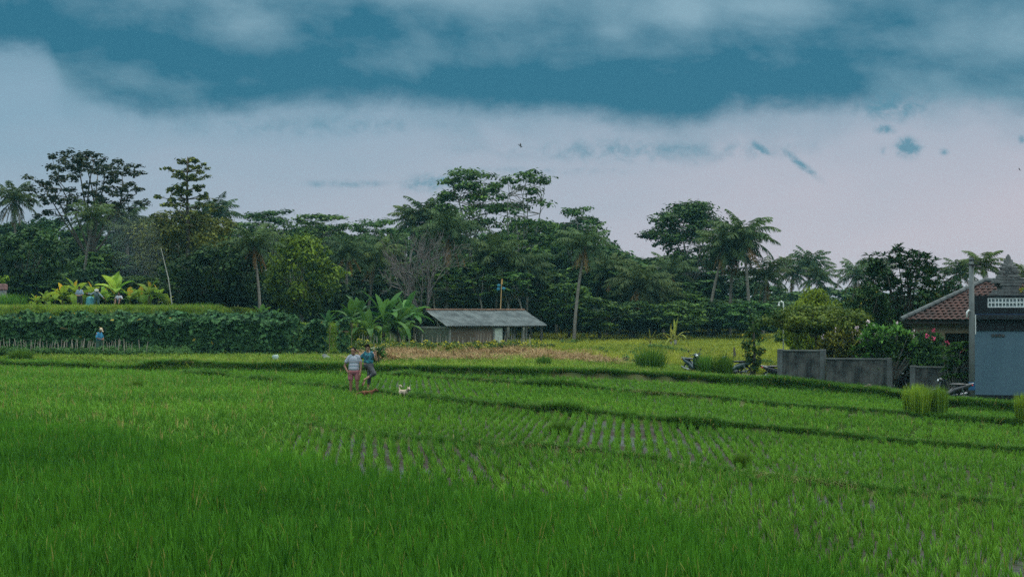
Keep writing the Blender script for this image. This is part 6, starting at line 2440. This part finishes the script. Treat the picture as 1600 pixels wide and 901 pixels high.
# ------------------------------------------------------------------ small things
def bits():
    r = np.random.default_rng(400)
    # pale plastic drum-like bag on the margin
    p = at(430, 72)
    q = MB()
    zs = np.linspace(0, .42, 6)
    q.tube([(0.02 * math.sin(z * 9), 0, z - .05) for z in zs], [.15, .17, .165, .16, .165, .13], 9)
    tag(q.build('plastic_sack', mat('pale_plastic', (.30, .38, .35), .6, .15, 6, bump=.4), None, True, p), 'upright pale white plastic sack in the grass before the end of the bean rows', 'sack')
    q = MB()
    q.ell((0, 0, .1), (.28, .2, .18), 9, 6, rotz(.6))
    q.ell((.3, .02, .06), (.2, .16, .12), 8, 5)
    q.ell((-.1, .05, .24), (.16, .12, .12), 8, 5)
    tag(q.build('rubbish_heap', mat('grey_rubbish', (.16, .17, .17), .8, .35, 6, bump=.4), None, False, at(510, 74)), 'small heap of grey crumpled rubbish below the last bean column', 'rubbish')
    q = MB()
    q.ell((0, 0, .06), (.14, .1, .1), 9, 6, rotz(.3))
    tag(q.build('plastic_bag', mat('blue_white_plastic', (.42, .55, .58), .5, .2, 6, bump=.4), None, True, at(679, 67)), 'small crumpled pale blue plastic bag in the grass right of the dogs', 'plastic bag')
    # board on a stake behind the women
    p = at(585, 84)
    zc = PZ(548, 84) - p[2]
    t = thing('stake_with_sack', 'pale yellowish sack tied to a stake just behind the heads of the women', 'stake', p)
    MB().tube([(0, .02, -.2), (0, .02, zc + .4)], .03, 6).build('stake', mat('bamboo', (.33, .25, .14), .7, .35, 4), t)
    nx, nz = 7, 7
    v = [((i / 6 - .5) * .44, -.04 + .03 * math.sin(i * 1.3 + j), zc - .2 + j / 6 * .4 - .03 * math.sin(i * 2.)) for j in range(nz) for i in range(nx)]
    f = [(j * nx + i, j * nx + i + 1, (j + 1) * nx + i + 1, (j + 1) * nx + i) for j in range(nz - 1) for i in range(nx - 1)]
    q = MB()
    q.add(v, f)
    o = q.build('sack', mat('yellowish_sack', (.46, .46, .30), .8, .2, 6), t, True)
    o.modifiers.new('thick', 'SOLIDIFY').thickness = .03
    MB().tube([(.32, 0, -.2), (.36, 0, zc + .25)], .018, 5).build('stick', mat('bamboo', (.33, .25, .14), .7, .35, 4), t)
    MB().tube([(-.52, 0, -.2), (-.42, 0, zc + .25)], .075, 6).build('dead_trunk', bark_dark, t)
    # leafy weed right of the women
    st, lf = bush(410, .9, 1.1, 7, 70, .13, .07, t0=.4)
    t = thing('weed', 'dark green leafy weed drooping just right of the woman in teal', 'weed', at(590, 66))
    st.build('stems', bark_dark, t)
    lf.build('foliage', lm_mid, t)
    # dark posts in the meadow
    for px, Y, h, lb in ((1092, 88, .7, 'short dark post in the meadow above the tall grass clumps'), (1147, 92, 1.0, 'dark dead stump in the meadow left of the slender tree')):
        o = MB().tube([(0, 0, -.1), (.03, 0, h * .5), (0, 0, h)], [.12, .09, .05], 7).build('dead_stump', bark_dark, None, loc=at(px, Y))
        tag(o, lb, 'stump')
    # birds
    for px, py, Y, s, lb in ((813, 228, 90, 1.0, 'small dark bird flying in the sky above the tall feathery trees'), (1593, 265, 90, .7, 'tiny dark bird in the sky near the right edge')):
        t = thing('bird', lb, 'bird', (PX(px, Y), Y, PZ(py, Y)), .6, 'birds in the sky', s)
        t.rotation_euler = (.9, .5, .6)
        bm = mat('bird_dark', (.02, .02, .022), .8, .2, 5)
        b = MB()
        b.ell((0, 0, 0), (.12, .035, .035), 10, 6)
        b.ell((.12, 0, .015), (.035, .028, .028), 8, 5)
        b.build('body', bm, t, True)
        for sg in (-1, 1):
            w = MB()
            w.add([(.06, sg * .02, .01), (.05, sg * .14, .05), (-.03, sg * .27, .03), (-.05, sg * .13, .04), (-.06, sg * .02, .0)], [(0, 1, 3, 4), (1, 2, 3)])
            o = w.build('wing', bm, t)
            o.modifiers.new('thick', 'SOLIDIFY').thickness = .008
        w = MB()
        w.add([(-.10, -.015, 0), (-.10, .015, 0), (-.2, .035, 0), (-.2, -.035, 0)], [(0, 1, 2, 3)])
        o = w.build('tail', bm, t)
        o.modifiers.new('thick', 'SOLIDIFY').thickness = .008


bits()


# ------------------------------------------------------------------ air
def air():
    m, N, out = newmat('haze')
    pv = N.n('ShaderNodeVolumePrincipled')
    pv.inputs['Color'].default_value = (.30, .72, .80, 1)
    pv.inputs['Density'].default_value = .00022
    N.link(pv.outputs[0], out.inputs['Volume'])
    o = MB().box((-4200, -80, -6), (4200, 9400, 24)).build('haze', m)
    tag(o, 'thin bluish evening haze over the fields', 'haze', kind='stuff')
    m2, N, out = newmat('smoke')
    pv = N.n('ShaderNodeVolumePrincipled')
    pv.inputs['Color'].default_value = (.75, .85, .92, 1)
    pv.inputs['Density'].default_value = .022
    N.link(pv.outputs[0], out.inputs['Volume'])
    q = MB()
    c = at(228, 118)
    for dx, dz, rx, rzz in ((0, .6, 1.2, 1.0), (.2, 2.2, 1.7, 1.7), (-.5, 4.3, 2.4, 2.2), (-1.2, 6.4, 2.6, 1.8)):
        q.ell((c[0] + dx, c[1], c[2] + dz), (rx, 1.0, rzz), 14, 10)
    o = q.build('smoke', m2)
    md = o.modifiers.new('fuse', 'REMESH')
    md.mode = 'VOXEL'
    md.voxel_size = .12
    tag(o, 'faint blue smoke rising behind the banana plants on the terrace', 'smoke', kind='stuff')


air()
